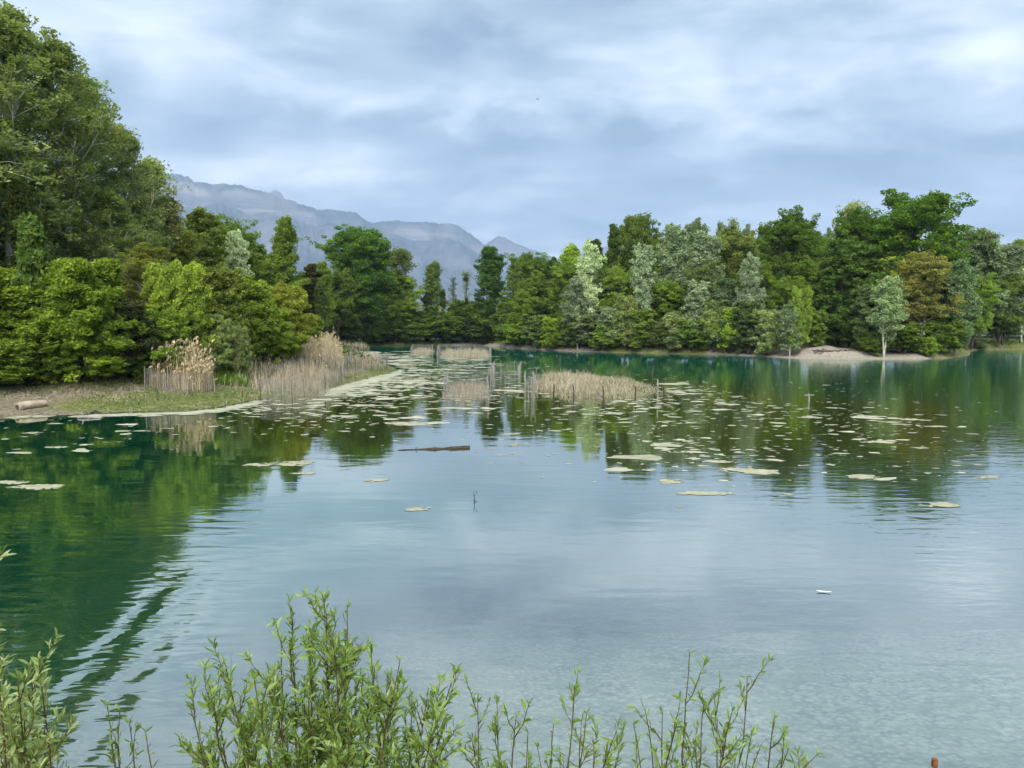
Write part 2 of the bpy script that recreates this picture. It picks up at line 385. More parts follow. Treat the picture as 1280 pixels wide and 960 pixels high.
# ------------------------------------------------------------------ mountains
def mountain(name, label, prof, dist, depth, seed, px0, px1, rockmix):
    px = np.arange(px0, px1, 1.6); n = len(px); rows = 120
    pr = np.array(prof); py = np.interp(px, pr[:, 0], pr[:, 1])
    dd = dist(px)
    ridge = CAMZ + (HOR - py) / F * dd / 1.0 * 1.0
    ridge = np.array([topz(a, 1.0) - CAMZ for a in py]) * dd + CAMZ
    s = np.concatenate([np.linspace(-.35, -.01, 14), np.linspace(0, .12, 46), np.linspace(.125, 1, 60)])[:, None]
    rg = vnoise(px, px * 0, .28, seed) * 10 + vnoise(px, px * 0, 1.1, seed + 1) * 7 + vnoise(px, px * 0, 2.3, seed + 8) * 5
    ridge = ridge + rg
    cliff_h = .17 + .05 * vnoise(px, px * 0, .05, seed + 2)
    sp_ = np.clip(s, 0, 1)
    f = np.where(sp_ < .05, 1 - cliff_h[None] * (sp_ / .05) ** 1.6, (1 - cliff_h[None]) * (1 - (sp_ - .05) / .95) ** 1.25)
    fb = 1 + np.minimum(s, 0) * 1.6
    zz = ridge[None] * f * fb
    # gullies and buttresses running down the face
    gx = px[None] + 14 * vnoise(px[None] * .05, s * 6, 1.0, seed + 6)
    zz = zz - ridge[None] * .045 * (sst(.20, .215, sp_ + .03 * vnoise(px[None] * .04, s * 3, 1.0, seed + 9)) - sst(.215, .5, sp_))
    gul = vnoise(gx, s * 5, .16, seed + 3) * 60 + vnoise(gx, s * 9, .42, seed + 4) * 30
    zz = zz + gul * np.clip(sp_ * 7, 0, 1) * (1 - sp_)
    d2 = dd[None] - s * depth - vnoise(px[None], s * 4, .11, seed + 5) * depth * .07 * np.clip(sp_ * 5, 0, 1)
    xx = (px[None] - 640) / F / CT * d2
    mb = MB(); ii = (np.arange(rows - 1)[:, None] * n + np.arange(n - 1)[None]).ravel()
    mb.add(np.stack([xx, d2 + 0 * xx, np.maximum(zz, -4)], -1).reshape(-1, 3), np.stack([ii, ii + n, ii + n + 1, ii + 1], -1))
    m, nt, out = newmat('mountain_rock'); g = G(nt)
    geo = g.n('ShaderNodeNewGeometry'); tc = g.n('ShaderNodeTexCoord'); ob = tc.outputs['Object']
    sn = g.n('ShaderNodeSeparateXYZ'); g.l(geo.outputs['Normal'], sn.inputs[0]); po = g.n('ShaderNodeSeparateXYZ'); g.l(ob, po.inputs[0])
    n1 = g.noise(ob, .0016, 6, .6); n2 = g.noise(ob, .008, 5, .65)
    lay = g.noise(g.vmap(ob, (.2, .2, 3)), .006, 4, .6)
    rock = g.mix(g.mapr(lay, .35, .65), (.07, .075, .08), (.20, .19, .18))
    forest = g.mix(g.mapr(n2, .4, .65), (.018, .030, .024), (.06, .075, .05))
    scree = g.mix(g.mapr(n2, .4, .6), (.115, .115, .11), (.085, .09, .08))
    c = g.mix(g.mapr(g.m('ADD', n1, g.m('MULTIPLY', g.m('SUBTRACT', n2, .5), .5)), .44, .6), forest, scree)
    steep = g.mapr(g.m('ADD', sn.outputs[2], g.m('MULTIPLY', g.m('SUBTRACT', n2, .5), .25)), .55, .40)
    c = g.mix(g.m('MULTIPLY', steep, rockmix), c, rock)
    b = g.n('ShaderNodeBsdfDiffuse'); g.l(c, b.inputs[0]); g.l(b.outputs[0], out.inputs[0])
    o = mb.build(name, m, smooth=True)
    return tag(o, label, 'mountain', kind='structure')
mountain('mountain_ridge', 'long limestone cliff ridge fading blue behind the trees',
         [(60, 216), (180, 215), (222, 217), (244, 221), (252, 228), (262, 229), (300, 229.5), (320, 235), (345, 243), (375, 253), (400, 261), (440, 264), (448, 266), (458, 274),
          (470, 278), (500, 275), (520, 278), (562, 279), (574, 281), (590, 294), (605, 306), (620, 316), (640, 328), (665, 345), (700, 372), (760, 400)],
         lambda p: 7000 + (p - 200) * 4.0, 2600, 21, 60, 760, .9)
mountain('mountain_peak', 'small rocky summit just showing behind the long cliff ridge', [(300, 300), (320, 262), (334, 248), (342, 242), (350, 238), (356, 240), (361, 247), (368, 256), (390, 300)],
         lambda p: 9000 + 0 * p, 700, 31, 300, 392, .9)
mountain('mountain_slope', 'fainter blue mountain slope right of the cliff ridge', [(540, 350), (590, 318), (605, 306), (622, 295), (630, 296), (642, 303), (662, 311), (690, 322), (720, 335), (780, 372)],
         lambda p: 9800 + 0 * p, 1500, 41, 540, 780, .5)
mountain('mountain_shoulder', 'very faint mountain shoulder above the right end of the gap', [(640, 360), (690, 336), (715, 320), (740, 311), (800, 300), (900, 305), (1000, 330)],
         lambda p: 11200 + 0 * p, 1200, 51, 640, 1000, .5)

# haze: one closed box of thin air
mb = MB(); mb.box((0, 2500, 810), (7800, 9500, 820))
m, nt, out = newmat('thin_haze'); g = G(nt)
pv = g.n('ShaderNodeVolumePrincipled'); pv.inputs['Color'].default_value = (.50, .68, 1.0, 1)
pv.inputs['Density'].default_value = 1.15e-4; pv.inputs['Anisotropy'].default_value = .1
g.l(pv.outputs[0], out.inputs['Volume'])
tag(mb.build('haze', m), 'thin blue haze in the valley air', 'haze', kind='stuff')

# ------------------------------------------------------------------ trees
def tree_mesh(seed, H, R, base, profile, limbs, elev, leaf, lpc, clump, bark, leafm, sec=6, lean=0.0, trunk_r=None, forks=1, aspect=1.5, up=.3, droop=0.0, bare=0.0, flat=.7):
    """returns (trunk mesh, crown mesh). profile(t)->relative radius, t from crown base to top"""
    rng = np.random.default_rng(seed)
    tb = MB(); lb = MB()
    tr = trunk_r or H * .014
    centers = []
    for fk in range(forks):
        n = 10; zz = np.linspace(0, H * rng.uniform(.86, .96), n)
        off = np.cumsum(rng.normal(0, H * .006, (n, 2)), 0); off[0] = 0
        if forks > 1:
            a = fk * 2 * math.pi / forks + rng.uniform(-.5, .5); sp_ = R * rng.uniform(.25, .55)
            off = off + np.stack([np.cos(a) * sp_ * (zz / H) ** .8, np.sin(a) * sp_ * (zz / H) ** .8], -1)
        off[:, 0] += lean * (zz / H) ** 1.5 * H
        tp = np.column_stack([off, zz])
        tb.tube(tp, np.linspace(tr, tr * .12, n) * (1 if forks == 1 else .6), 7)
        nl = limbs // forks
        for i in range(nl):
            t = (i + rng.uniform(0, .9)) / nl
            hz = H * (base + (1 - base) * .93 * t)
            p0 = np.array([np.interp(hz, zz, tp[:, 0]), np.interp(hz, zz, tp[:, 1]), min(hz, zz[-1])])
            az = i * 2.399 + rng.uniform(-.5, .5)
            L = R * profile(t) * rng.uniform(.68, 1.05)
            el = elev * rng.uniform(.6, 1.3) + .5 * t
            d = np.array([math.cos(az) * math.cos(el), math.sin(az) * math.cos(el), math.sin(el)])
            k = 5; pts = [p0]
            for q in range(k):
                d = d + rng.normal(0, .13, 3) + np.array([0, 0, .10 - droop]); d /= np.linalg.norm(d)
                pts.append(pts[-1] + d * L / k)
            pts = np.array(pts)
            r0 = tr * (.42 - .25 * t)
            tb.tube(pts, np.linspace(r0, r0 * .15, k + 1), 5, cap=False)
            for j in range(sec):
                u = rng.uniform(.25, 1.0); q = u * k; qi = min(int(q), k - 1)
                s0 = pts[qi] + (pts[qi + 1] - pts[qi]) * (q - qi)
                dd = (pts[qi + 1] - pts[qi]); dd /= np.linalg.norm(dd)
                dd = dd + rng.normal(0, .65, 3) + np.array([0, 0, .15 - droop * 2]); dd /= np.linalg.norm(dd)
                sl = L * rng.uniform(.16, .46) + .3
                e = s0 + dd * sl; mid = s0 + dd * sl * .5 + rng.normal(0, .04 * sl, 3) + np.array([0, 0, .05 * sl])
                tb.tube(np.array([s0, mid, e]), np.array([r0 * .3, r0 * .2, r0 * .07]), 3, cap=False)
                if rng.random() < bare: continue
                centers += [e, mid + (e - mid) * rng.uniform(-.2, .7)]
            centers.append(pts[-1])
    C = np.array(centers)
    cl_var = rng.uniform(0, 1, len(C)); cl_r = clump * rng.uniform(.65, 1.35, len(C)); cl_n = (lpc * rng.uniform(.5, 1.5, len(C))).astype(int)
    idx = np.repeat(np.arange(len(C)), cl_n)
    off = rng.normal(0, 1, (len(idx), 3)); off /= np.maximum(np.linalg.norm(off, axis=1), .5)[:, None] ** .6
    off[:, 2] *= flat
    pts = C[idx] + off * cl_r[idx][:, None] * .62
    pts[:, 2] = np.maximum(pts[:, 2], .1)
    leaf_quads(lb, pts, leaf, rng, aspect, up, np.clip(cl_var[idx] * .6 + rng.uniform(-.1, .5, len(idx)), 0, 1))
    return tb.mesh('trunk', bark, True), lb.mesh('crown', leafm)

ov = lambda t: math.sin(math.pi * min(1, .18 + .78 * t)) ** .8
rnd = lambda t: math.sin(math.pi * (.22 + .68 * t)) ** .6
col_ = lambda t: .75 if t < .75 else .75 - 1.6 * (t - .75)
bush = lambda t: (1 - .72 * t)
PROTO = {}
def proto(name, H, R, variants, **k):
    PROTO[name] = [(H, R) + tree_mesh(100 + len(PROTO) * 10 + i, H, R, **k) for i in range(variants)]
proto('poplar', 24, 5.5, 3, base=.16, profile=ov, limbs=34, elev=.85, leaf=.26, lpc=50, clump=.78, bark=M_BARK, leafm=M_LEAF, sec=11)
proto('poplar_near', 27, 6, 3, base=.12, profile=ov, limbs=46, elev=.8, leaf=.17, lpc=32, clump=.58, bark=M_PALE, leafm=M_LEAF, sec=14)
proto('broad', 18, 7.0, 4, base=.2, profile=rnd, limbs=36, elev=.55, leaf=.25, lpc=54, clump=.88, bark=M_BARK, leafm=M_LEAF, sec=14, forks=3, trunk_r=.32, flat=.5)
proto('silver', 15, 4.2, 3, base=.07, profile=rnd, limbs=26, elev=.7, leaf=.22, lpc=38, clump=.55, bark=M_PALE, leafm=M_SILVER, sec=12)
proto('narrow', 20, 2.6, 2, base=.1, profile=col_, limbs=36, elev=1.05, leaf=.27, lpc=34, clump=.6, bark=M_BARK, leafm=M_LEAF, sec=9)
proto('willow', 16, 5, 3, base=.08, profile=rnd, limbs=44, elev=.7, leaf=.22, lpc=46, clump=.62, bark=M_BARK, leafm=M_SILVER, sec=13, forks=2, aspect=2.4, up=.3, droop=.03)
proto('sparse', 20, 5, 2, base=.25, profile=ov, limbs=34, elev=.9, leaf=.24, lpc=22, clump=.9, bark=M_BARK, leafm=M_LEAF, sec=9, bare=.35)
proto('bare', 19, 2.4, 2, base=.35, profile=col_, limbs=24, elev=1.0, leaf=.2, lpc=10, clump=.7, bark=M_BARK, leafm=M_LEAF, sec=7, bare=.7)
proto('shrub', 6, 3, 4, base=.02, profile=bush, limbs=34, elev=.55, leaf=.21, lpc=44, clump=.44, bark=M_BARK, leafm=M_LEAF, sec=12, forks=3, trunk_r=.08)
proto('shrub_near', 8, 4, 4, base=.02, profile=bush, limbs=48, elev=.5, leaf=.155, lpc=72, clump=.42, bark=M_BARK, leafm=M_LEAF, sec=16, forks=3, trunk_r=.1, aspect=1.8)
proto('sapling', 7, 1.7, 2, base=.12, profile=col_, limbs=26, elev=1.0, leaf=.22, lpc=48, clump=.5, bark=M_BARK, leafm=M_LEAF, sec=5, trunk_r=.07)
proto('silver_near', 9, 3.2, 1, base=.22, profile=rnd, limbs=20, elev=.75, leaf=.17, lpc=55, clump=.62, bark=M_PALE, leafm=M_SILVER, sec=14, forks=2, trunk_r=.24, lean=.02)

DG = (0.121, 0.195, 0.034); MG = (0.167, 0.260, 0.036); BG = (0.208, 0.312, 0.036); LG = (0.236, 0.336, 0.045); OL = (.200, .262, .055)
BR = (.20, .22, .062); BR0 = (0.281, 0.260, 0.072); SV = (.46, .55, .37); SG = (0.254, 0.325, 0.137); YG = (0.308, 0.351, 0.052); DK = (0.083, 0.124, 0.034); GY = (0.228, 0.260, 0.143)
_used = {}
def shoreD(px):
    D = np.arange(60, 215, .5); d = sdist(xat(px, 1.0) * D, D)
    out = np.where(d < 0)[0]
    return float(D[out[-1]]) if len(out) else 60.0
def bankD(px, D, rel=1.4):
    base = np.interp(px, [660, 734, 802, 872, 936, 988, 1106, 1195, 1222, 1240, 1255], [130, 121, 118, 110, 108, 106, 106.5, 108.5, 109, 128, 133])
    return shoreD(px) + rel + max(0.0, D - base)
def ivy_mesh(seed):
    rng = np.random.default_rng(seed); n = 3200
    z = rng.uniform(0, 1, n) ** 1.1 * 13; a = rng.uniform(0, 6.28, n)
    r = (.75 - .03 * z) * rng.uniform(.4, 1.1, n) * (1 + .3 * np.sin(z * 2.1 + seed))
    mb = MB(); leaf_quads(mb, np.stack([np.cos(a) * r, np.sin(a) * r, z], -1), .28, rng, 1.1, .1, rng.uniform(0, 1, n))
    return mb.mesh('ivy', M_IVY)
IVY = [ivy_mesh(3), ivy_mesh(4)]
def tree(kind, px, D, top, w, colr, label, name='tree', cat='tree', group=None, ivy=False, base_off=0.0, seed=None):
    """a tree standing D metres away; w is the crown width it shows, in pixels"""
    vs = PROTO[kind]; k = _used.get(kind, 0); _used[kind] = k + 1
    H, R, tm, cm = vs[k % len(vs)]
    if px >= 650 and D < 160: D = bankD(px, D)
    x = xat(px, D)
    while px < 650 and float(sdist(x, D)) < (9.0 if px < 175 and D < 60 else 1.5): D += .5; x = xat(px, D)
    zb = float(height(x, D)) - .12 + base_off
    h = topz(top, D) - zb
    rad = w / F * D / 2
    root = thing(name, label, cat, (x, D, zb), group, rz=(seed if seed is not None else k * 2.4 + 1))
    sx = rad / (R * .98)
    root.scale = (sx, sx, h / (H * 1.0))
    link('trunk', tm, root)
    c = link('crown', cm, root)
    j = np.random.default_rng(int(px * 7 + D) + 9000).uniform(.87, 1.15) * np.random.default_rng(int(px * 3 + D) + 9100).uniform(.97, 1.03, 3)
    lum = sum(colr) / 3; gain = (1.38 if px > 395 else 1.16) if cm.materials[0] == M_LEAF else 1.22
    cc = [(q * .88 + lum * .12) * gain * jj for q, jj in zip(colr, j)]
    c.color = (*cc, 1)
    if ivy:
        o = link('ivy', IVY[k % 2], root); o.scale = (1 / sx * 1.0, 1 / sx * 1.0, H * .6 / 13)
    return root
T = tree
P, PN, BD, SI, NA, WI, SP, BA, SH, SN, SA = 'poplar', 'poplar_near', 'broad', 'silver', 'narrow', 'willow', 'sparse', 'bare', 'shrub', 'shrub_near', 'sapling'
# left wood, tall row
T(PN, -95, 50, -120, 300, SG, 'tall airy poplar cut by the left edge of the photo', 'poplar_tree')
T(PN, 22, 58, -8, 235, (.23, .30, .125), 'tallest poplar, its grey-green crown reaching the top left corner', 'poplar_tree')
T(PN, 88, 64, 42, 190, (.21, .29, .10), 'second tallest poplar at the left, mid green with gaps of sky', 'poplar_tree')
T(PN, 118, 70, 92, 160, (.22, .30, .12), 'poplar whose loose side branches reach out over the sky, below the tallest two', 'poplar_tree')
T(PN, 165, 74, 150, 125, (.25, .32, .145), 'pale green poplar with rounded top stepping down towards the mountain', 'poplar_tree')
T('sparse', 198, 80, 200, 110, SG, 'grey-green willow with bare twigs in front of the mountain cliff', 'willow_tree')
T(SP, 215, 82, 250, 110, GY, 'half-bare tree with dark branching limbs under the grey-green willow', 'tree')
T(P, 252, 90, 262, 92, (.185, .265, .065), 'olive green tree at the right end of the tall left wood', 'tree', ivy=True)
T(PN, 135, 66, 235, 130, (.20, .28, .09), 'full green tree in the middle of the left wood under the poplars', 'tree')
T(PN, 40, 60, 215, 150, (.19, .27, .08), 'dense green tree behind the ivy-covered trunk at the left', 'tree')
T(NA, 30, 54, 225, 46, DK, 'dark trunk wrapped in ivy at the far left', 'ivy_tree', ivy=True)
T(BD, -60, 55, 180, 200, MG, 'green tree cut by the left edge, below the tall poplar', 'tree')
T(BD, 290, 100, 295, 85, MG, 'mid green tree peeping over the olive green tree', 'tree')
T(SI, 298, 96, 300, 50, SV, 'small silver-leaved tree beside the olive green tree', 'white_poplar_tree')
T(PN, 185, 76, 250, 110, (.17, .25, .08), 'dark green tree filling the wood between the poplars and the willow', 'tree')
T(SP, 230, 80, 290, 90, OL, 'twiggy olive tree on a slope under the half-bare tree', 'tree')
# left wood, lower row
T(SN, -20, 49, 338, 190, BG, 'large bright green bush at the left edge above the mud bank', 'bush', 'bush')
T(SA, 48, 49, 285, 62, (.12, .21, .05), 'upright light green sapling standing above the big left bushes', 'sapling')
T(SN, 95, 49, 335, 150, BG, 'broad leafy green bush with layered sprays over the bank', 'bush', 'bush')
T(SN, 40, 50, 372, 150, MG, 'deep green bush between the left edge and the layered bush', 'bush', 'bush')
T(SN, 150, 51, 385, 100, (.075, .10, .05), 'dull grey-green bush behind the tall tan reeds', 'bush', 'bush')
T(PN, 172, 60, 302, 125, (.215, .255, .05), 'yellowish olive tree above the grey-green bush', 'tree')
T(SN, 222, 56, 338, 84, LG, 'lime green pointed bush right behind the tan reeds', 'bush', 'bush')
T(SN, 205, 54, 395, 90, MG, 'mid green bush at the foot of the lime pointed bush', 'bush', 'bush')
T(SN, 270, 64, 345, 100, OL, 'rounded olive bush right of the lime pointed bush', 'bush', 'bush')
T(SN, 312, 70, 358, 90, LG, 'lime green bush above the fenced reed bank', 'bush', 'bush')
T(SN, 350, 76, 362, 80, YG, 'yellow-green bush at the right end of the left wood', 'bush', 'bush')
T(SN, 340, 72, 392, 70, BG, 'bright green bush below the yellow-green one', 'bush', 'bush')
T(SN, 262, 58, 398, 62, SG, 'sage green willow bush just above the green weed tuft', 'bush', 'bush')
T(SN, 300, 60, 414, 34, SG, 'small round sage bush on the fenced reed bank', 'bush', 'bush')
T(SN, 10, 46, 440, 110, BG, 'low green bush on the mud bank above the bleached log', 'bush', 'bush')
T(SN, 118, 46.5, 415, 105, BG, 'low bush hanging over a dark hollow beside the tan reeds', 'bush', 'bush')
T(SN, 60, 47.5, 425, 80, MG, 'low mid green bush between the log and the dark hollow', 'bush', 'bush')
T(SN, 170, 50, 430, 55, DG, 'dark low bush touching the left side of the tan reeds', 'bush', 'bush')
T(SN, 235, 56, 425, 60, DG, 'dark low bush behind the plumes of the tan reeds', 'bush', 'bush')
T(SN, 330, 84, 405, 60, DG, 'dark green bush behind the pale reeds of the fenced bank', 'bush', 'bush')
T(SN, 375, 90, 395, 60, MG, 'green bush where the left wood meets the far bank', 'bush', 'bush')
# far bank, left part
T(P, 312, 130, 292, 58, DG, 'dark round-topped tree left of the tallest far bank tree', 'tree')
T(P, 334, 132, 315, 45, DG, 'dark narrow tree tucked left of the tallest far bank tree', 'tree')
T(P, 360, 126, 272, 66, MG, 'tallest dark green tree of the far bank, in front of the mountain', 'tree')
T(NA, 388, 132, 330, 44, (.09, .10, .04), 'ivy-clad brownish tree right of the tallest far bank tree', 'ivy_tree', ivy=True)
T(P, 405, 138, 326, 40, MG, 'thin green tree between the ivy-clad tree and the broad bright tree', 'tree')
T(NA, 402, 130, 352, 26, DK, 'short dark ivy column beside the broad bright tree', 'ivy_tree', ivy=True)
T(BD, 445, 140, 304, 104, (.09, .18, .028), 'broad bright green tree in the middle of the far bank', 'tree')
T(P, 470, 146, 306, 50, BG, 'green tree standing close behind the broad bright tree', 'tree')
T(SP, 505, 146, 312, 74, (.12, .17, .05), 'airy olive-green tree with visible dark trunk in mid far bank', 'tree')
T(BD, 500, 140, 356, 62, LG, 'yellow-green lower tree in front of the airy olive tree', 'tree')
T(P, 545, 148, 328, 46, (.10, .16, .05), 'slim green tree above the two ivy columns', 'tree')
T(NA, 534, 140, 368, 20, DK, 'wide ivy column, left one of three in the middle of the far bank', 'ivy_tree', ivy=True)
T(NA, 554, 142, 362, 17, DK, 'leaning ivy column, middle one of three on the far bank', 'ivy_tree', ivy=True)
T(BA, 565, 142, 345, 24, DK, 'ivy column with bare crown, right one of three on the far bank', 'ivy_tree', ivy=True)
T(BA, 583, 144, 336, 26, DG, 'nearly bare tree carrying a dark nest at the gap in the trees', 'bare_tree', ivy=True)
T(P, 612, 140, 307, 62, (.065, .125, .03), 'isolated round dark green tree right of the gap', 'tree')
T(BA, 645, 148, 330, 30, DG, 'bare thin tree right of the isolated round tree', 'bare_tree')
T(BA, 656, 146, 335, 30, DG, 'second bare thin tree, next to the narrow green row', 'bare_tree')
T(SA, 548, 138, 385, 16, SG, 'pale young tree standing in the dark hedge of the far bank', 'sapling')
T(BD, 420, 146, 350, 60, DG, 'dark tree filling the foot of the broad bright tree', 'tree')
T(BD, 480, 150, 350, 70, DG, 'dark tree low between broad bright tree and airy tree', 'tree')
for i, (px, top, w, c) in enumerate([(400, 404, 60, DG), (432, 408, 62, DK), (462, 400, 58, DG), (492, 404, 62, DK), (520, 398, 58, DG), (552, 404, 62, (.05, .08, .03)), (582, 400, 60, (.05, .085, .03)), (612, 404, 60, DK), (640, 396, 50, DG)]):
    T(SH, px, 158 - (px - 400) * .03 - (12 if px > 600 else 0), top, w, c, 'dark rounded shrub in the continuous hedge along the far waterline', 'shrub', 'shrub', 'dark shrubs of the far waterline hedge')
# right wood
T(NA, 672, 140, 338, 34, MG, 'first narrow green tree where the right wood begins', 'tree')
T(P, 690, 138, 322, 50, (.08, .135, .035), 'green tree with branching dark limbs near the start of the right wood', 'tree')
T(P, 716, 142, 306, 50, BG, 'green tree behind the large silver-white tree', 'tree')
T(NA, 742, 136, 300, 40, (.08, .13, .03), 'olive column left of the darkest pointed top', 'tree')
T(NA, 766, 134, 280, 34, (.085, .14, .028), 'pointed olive-green column rising above the right wood', 'tree')
T(BD, 800, 140, 288, 66, (.12, .19, .035), 'yellowish green tree right of the pointed column', 'tree')
T(NA, 788, 134, 300, 36, (.075, .12, .03), 'narrow dark column just right of the pointed column', 'tree')
T(BD, 660, 132, 372, 52, MG, 'low green tree at the left foot of the right wood', 'tree')
T(SI, 734, 124, 312, 50, SV, 'silver-white tree, leftmost of the big silver ones', 'white_poplar_tree')
T(SI, 722, 121, 352, 50, (.22, .28, .17), 'grey-green tree below the leftmost silver tree', 'white_poplar_tree')
T(SI, 802, 120, 316, 46, (.33, .42, .29), 'whitest silver tree with a pale trunk in the right wood', 'white_poplar_tree')
T(SI, 842, 124, 295, 66, (.24, .31, .19), 'large silver-green tree right of the whitest tree', 'white_poplar_tree')
T(SI, 878, 120, 300, 66, (.24, .31, .19), 'large silver-green tree with drooping right edge in the right wood', 'white_poplar_tree')
T(P, 838, 142, 280, 54, SG, 'sage green tree top above the silver-green trees', 'poplar_tree')
T(P, 868, 146, 273, 48, (.15, .21, .12), 'highest sage tree top in the middle of the right wood', 'poplar_tree')
T(BD, 915, 132, 302, 80, (.15, .20, .05), 'olive rounded tree below the distant plantation tops', 'tree')
for i, px in enumerate(range(898, 1040, 17)):
    T(P, px, 172 + (i % 3) * 5, 279 + (i % 2) * 4 + i * .8, 34, (.15, .22, .13), 'pale misty poplar in the even plantation row beyond the right wood', 'poplar_tree', group='distant plantation poplars')
T(SI, 872, 111, 358, 52, (.30, .36, .25), 'low silver tree leaning over the water in the right wood', 'white_poplar_tree')
T(SI, 905, 110, 356, 66, (.15, .22, .10), 'sage tree with slanting pale stem above the waterline', 'white_poplar_tree')
T(SI, 936, 109, 326, 42, (.30, .37, .24), 'slender silver tree with long white trunk', 'white_poplar_tree')
T(WI, 762, 119, 388, 44, (.26, .33, .21), 'low silver bush above the driftwood bank', 'bush', 'bush')
T(BD, 985, 122, 288, 92, (.085, .155, .022), 'dark green broad tree left of the oak group', 'tree')
T(SP, 1055, 134, 256, 76, (.26, .32, .20), 'tall pale tree top standing behind the oaks', 'poplar_tree')
T(BD, 1062, 126, 284, 70, (.09, .18, .022), 'bright green oak crown under the tall pale tree top', 'oak_tree')
T(BD, 1142, 122, 267, 134, (.095, .19, .018), 'big spreading oak, the highest crown of the right wood', 'oak_tree')
T(BD, 1105, 124, 295, 60, (.09, .175, .02), 'oak crown with open dark limbs left of the biggest oak', 'oak_tree')
T(WI, 1058, 114, 314, 84, (.09, .155, .028), 'full green willow left of the white-trunked tree', 'willow_tree')
T(BD, 1150, 113, 334, 84, BR, 'bronze-leaved tree below the biggest oak', 'tree')
T(BD, 1122, 116, 336, 70, YG, 'yellow-green branches between oak and white-trunked tree', 'tree')
T(WI, 1086, 109.5, 366, 50, (.15, .20, .07), 'sage bushy tree just left of the white trunk', 'willow_tree')
T('silver_near', 1106, 107.5, 362, 56, (.26, .37, .17), 'small silver tree with a crooked white trunk on the sandy point', 'white_poplar_tree')
T(WI, 1216, 113, 297, 76, (.18, .25, .12), 'tall sage willow with rounded top near the right end of the wood', 'willow_tree')
T(WI, 1195, 110, 338, 60, (.17, .24, .12), 'pale sage willow leaning over the end of the sandy point', 'willow_tree')
T(WI, 1255, 134, 322, 70, (.19, .25, .15), 'grey willow at the right edge behind the point', 'willow_tree')
T(SI, 1278, 140, 345, 50, SV, 'silver tree cut by the right edge', 'white_poplar_tree')
T(BA, 1248, 142, 318, 30, DG, 'bare treetop poking up near the right edge', 'bare_tree')
T(BD, 1285, 152, 330, 70, DG, 'dark tree behind the silver tree at the right edge', 'tree')
T(BD, 1330, 150, 320, 110, MG, 'green tree just outside the right edge', 'tree')
T(SH, 1000, 109, 366, 34, (.17, .26, .035), 'lime green sapling bush left of the sand bank', 'bush', 'bush')
T(SI, 988, 106.5, 384, 36, (.24, .33, .18), 'thin young silver tree at the left end of the sand', 'white_poplar_tree')
T(SH, 1014, 111.5, 392, 50, (.13, .2, .035), 'bright bush growing on the sand bank edge', 'bush', 'bush')
T(SH, 1062, 116, 392, 70, DG, 'dark bush at the back of the sand bank', 'bush', 'bush')
T(SH, 1162, 107.3, 424, 28, MG, 'small shrub standing alone on the sandy point', 'shrub', 'shrub')
T(SH, 1130, 110, 408, 60, DG, 'dark bush behind the crooked white trunk', 'bush', 'bush')
T(SH, 1180, 110, 405, 60, DG, 'dark bush at the foot of the pale sage willow', 'bush', 'bush')
T(WI, 1222, 110.5, 424, 34, (.28, .34, .2), 'pale tuft of branches touching the water at the tip of the point', 'bush', 'bush')
T(SH, 1088, 108.5, 418, 40, DG, 'dark little bush left of the crooked white trunk', 'bush', 'bush')
r_ = random.Random(5)
for i, px in enumerate(range(650, 980, 22)):
    D = np.interp(px, [660, 734, 802, 872, 936, 988], [130, 121, 118, 110, 108, 106]) - 1
    T([SH, WI, SH][i % 3], px, D, 394 + r_.uniform(-18, 12), 50, [MG, (.19, .25, .09), BG, (.14, .20, .06), (.22, .28, .13)][i % 5], 'low shrub in the row hanging over the right bank waterline', 'shrub', 'shrub', 'low shrubs along the right bank')
for i, px in enumerate(range(672, 985, 34)):
    D = np.interp(px, [660, 734, 802, 872, 936, 988], [130, 121, 118, 110, 108, 106]) + 4
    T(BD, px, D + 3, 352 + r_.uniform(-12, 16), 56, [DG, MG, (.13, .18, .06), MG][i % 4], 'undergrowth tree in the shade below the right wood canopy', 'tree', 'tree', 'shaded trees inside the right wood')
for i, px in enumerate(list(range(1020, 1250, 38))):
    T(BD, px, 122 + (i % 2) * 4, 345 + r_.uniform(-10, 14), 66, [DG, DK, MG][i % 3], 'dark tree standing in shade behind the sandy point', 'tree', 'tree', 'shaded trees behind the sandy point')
for i, px in enumerate(range(1235, 1320, 22)):
    T(SH, px, 156, 395 + r_.uniform(-12, 6), 50, DK, 'dark shrub on the far bank at the right edge', 'shrub', 'shrub', 'dark shrubs at the right edge')
for i, px in enumerate(range(655, 1330, 30)):
    T(BD, px, 165 + (i % 3) * 6, 338 + r_.uniform(-12, 10) - (14 if px > 760 else 0), 70, [DG, MG, DG][i % 3], 'green tree deep in the right wood hidden behind the front trees', 'tree', 'tree', 'trees deep in the right wood')
for i, px in enumerate(range(-330, 400, 46)):
    D = 70 + max(0, px) * .22 + (i % 2) * 6
    T(BD, px, D, (250 if px < 130 else 250 + (px - 130) * .45) + r_.uniform(-10, 15), 110, [DG, MG, DG][i % 3], 'dark tree standing deeper in the left wood behind the front trees', 'tree', 'tree', 'trees deep in the left wood')
for i, px in enumerate(range(-420, -120, 60)):
    T(PN, px, 46 + i, -60, 300, SG, 'tall poplar beyond the left edge of the photo', 'poplar_tree', 'tree', 'poplars beyond the left edge')
    T(SN, px, 40 + i, 330, 190, MG, 'bush on the bank beyond the left edge of the photo', 'bush', 'bush', 'bushes beyond the left edge')
for i, px in enumerate(range(385, 665, 28)):
    T(SH, px, 172, 388 + r_.uniform(-8, 8), 60, DG, 'dark shrub in the second row behind the far waterline hedge', 'shrub', 'shrub', 'shrubs behind the far hedge')
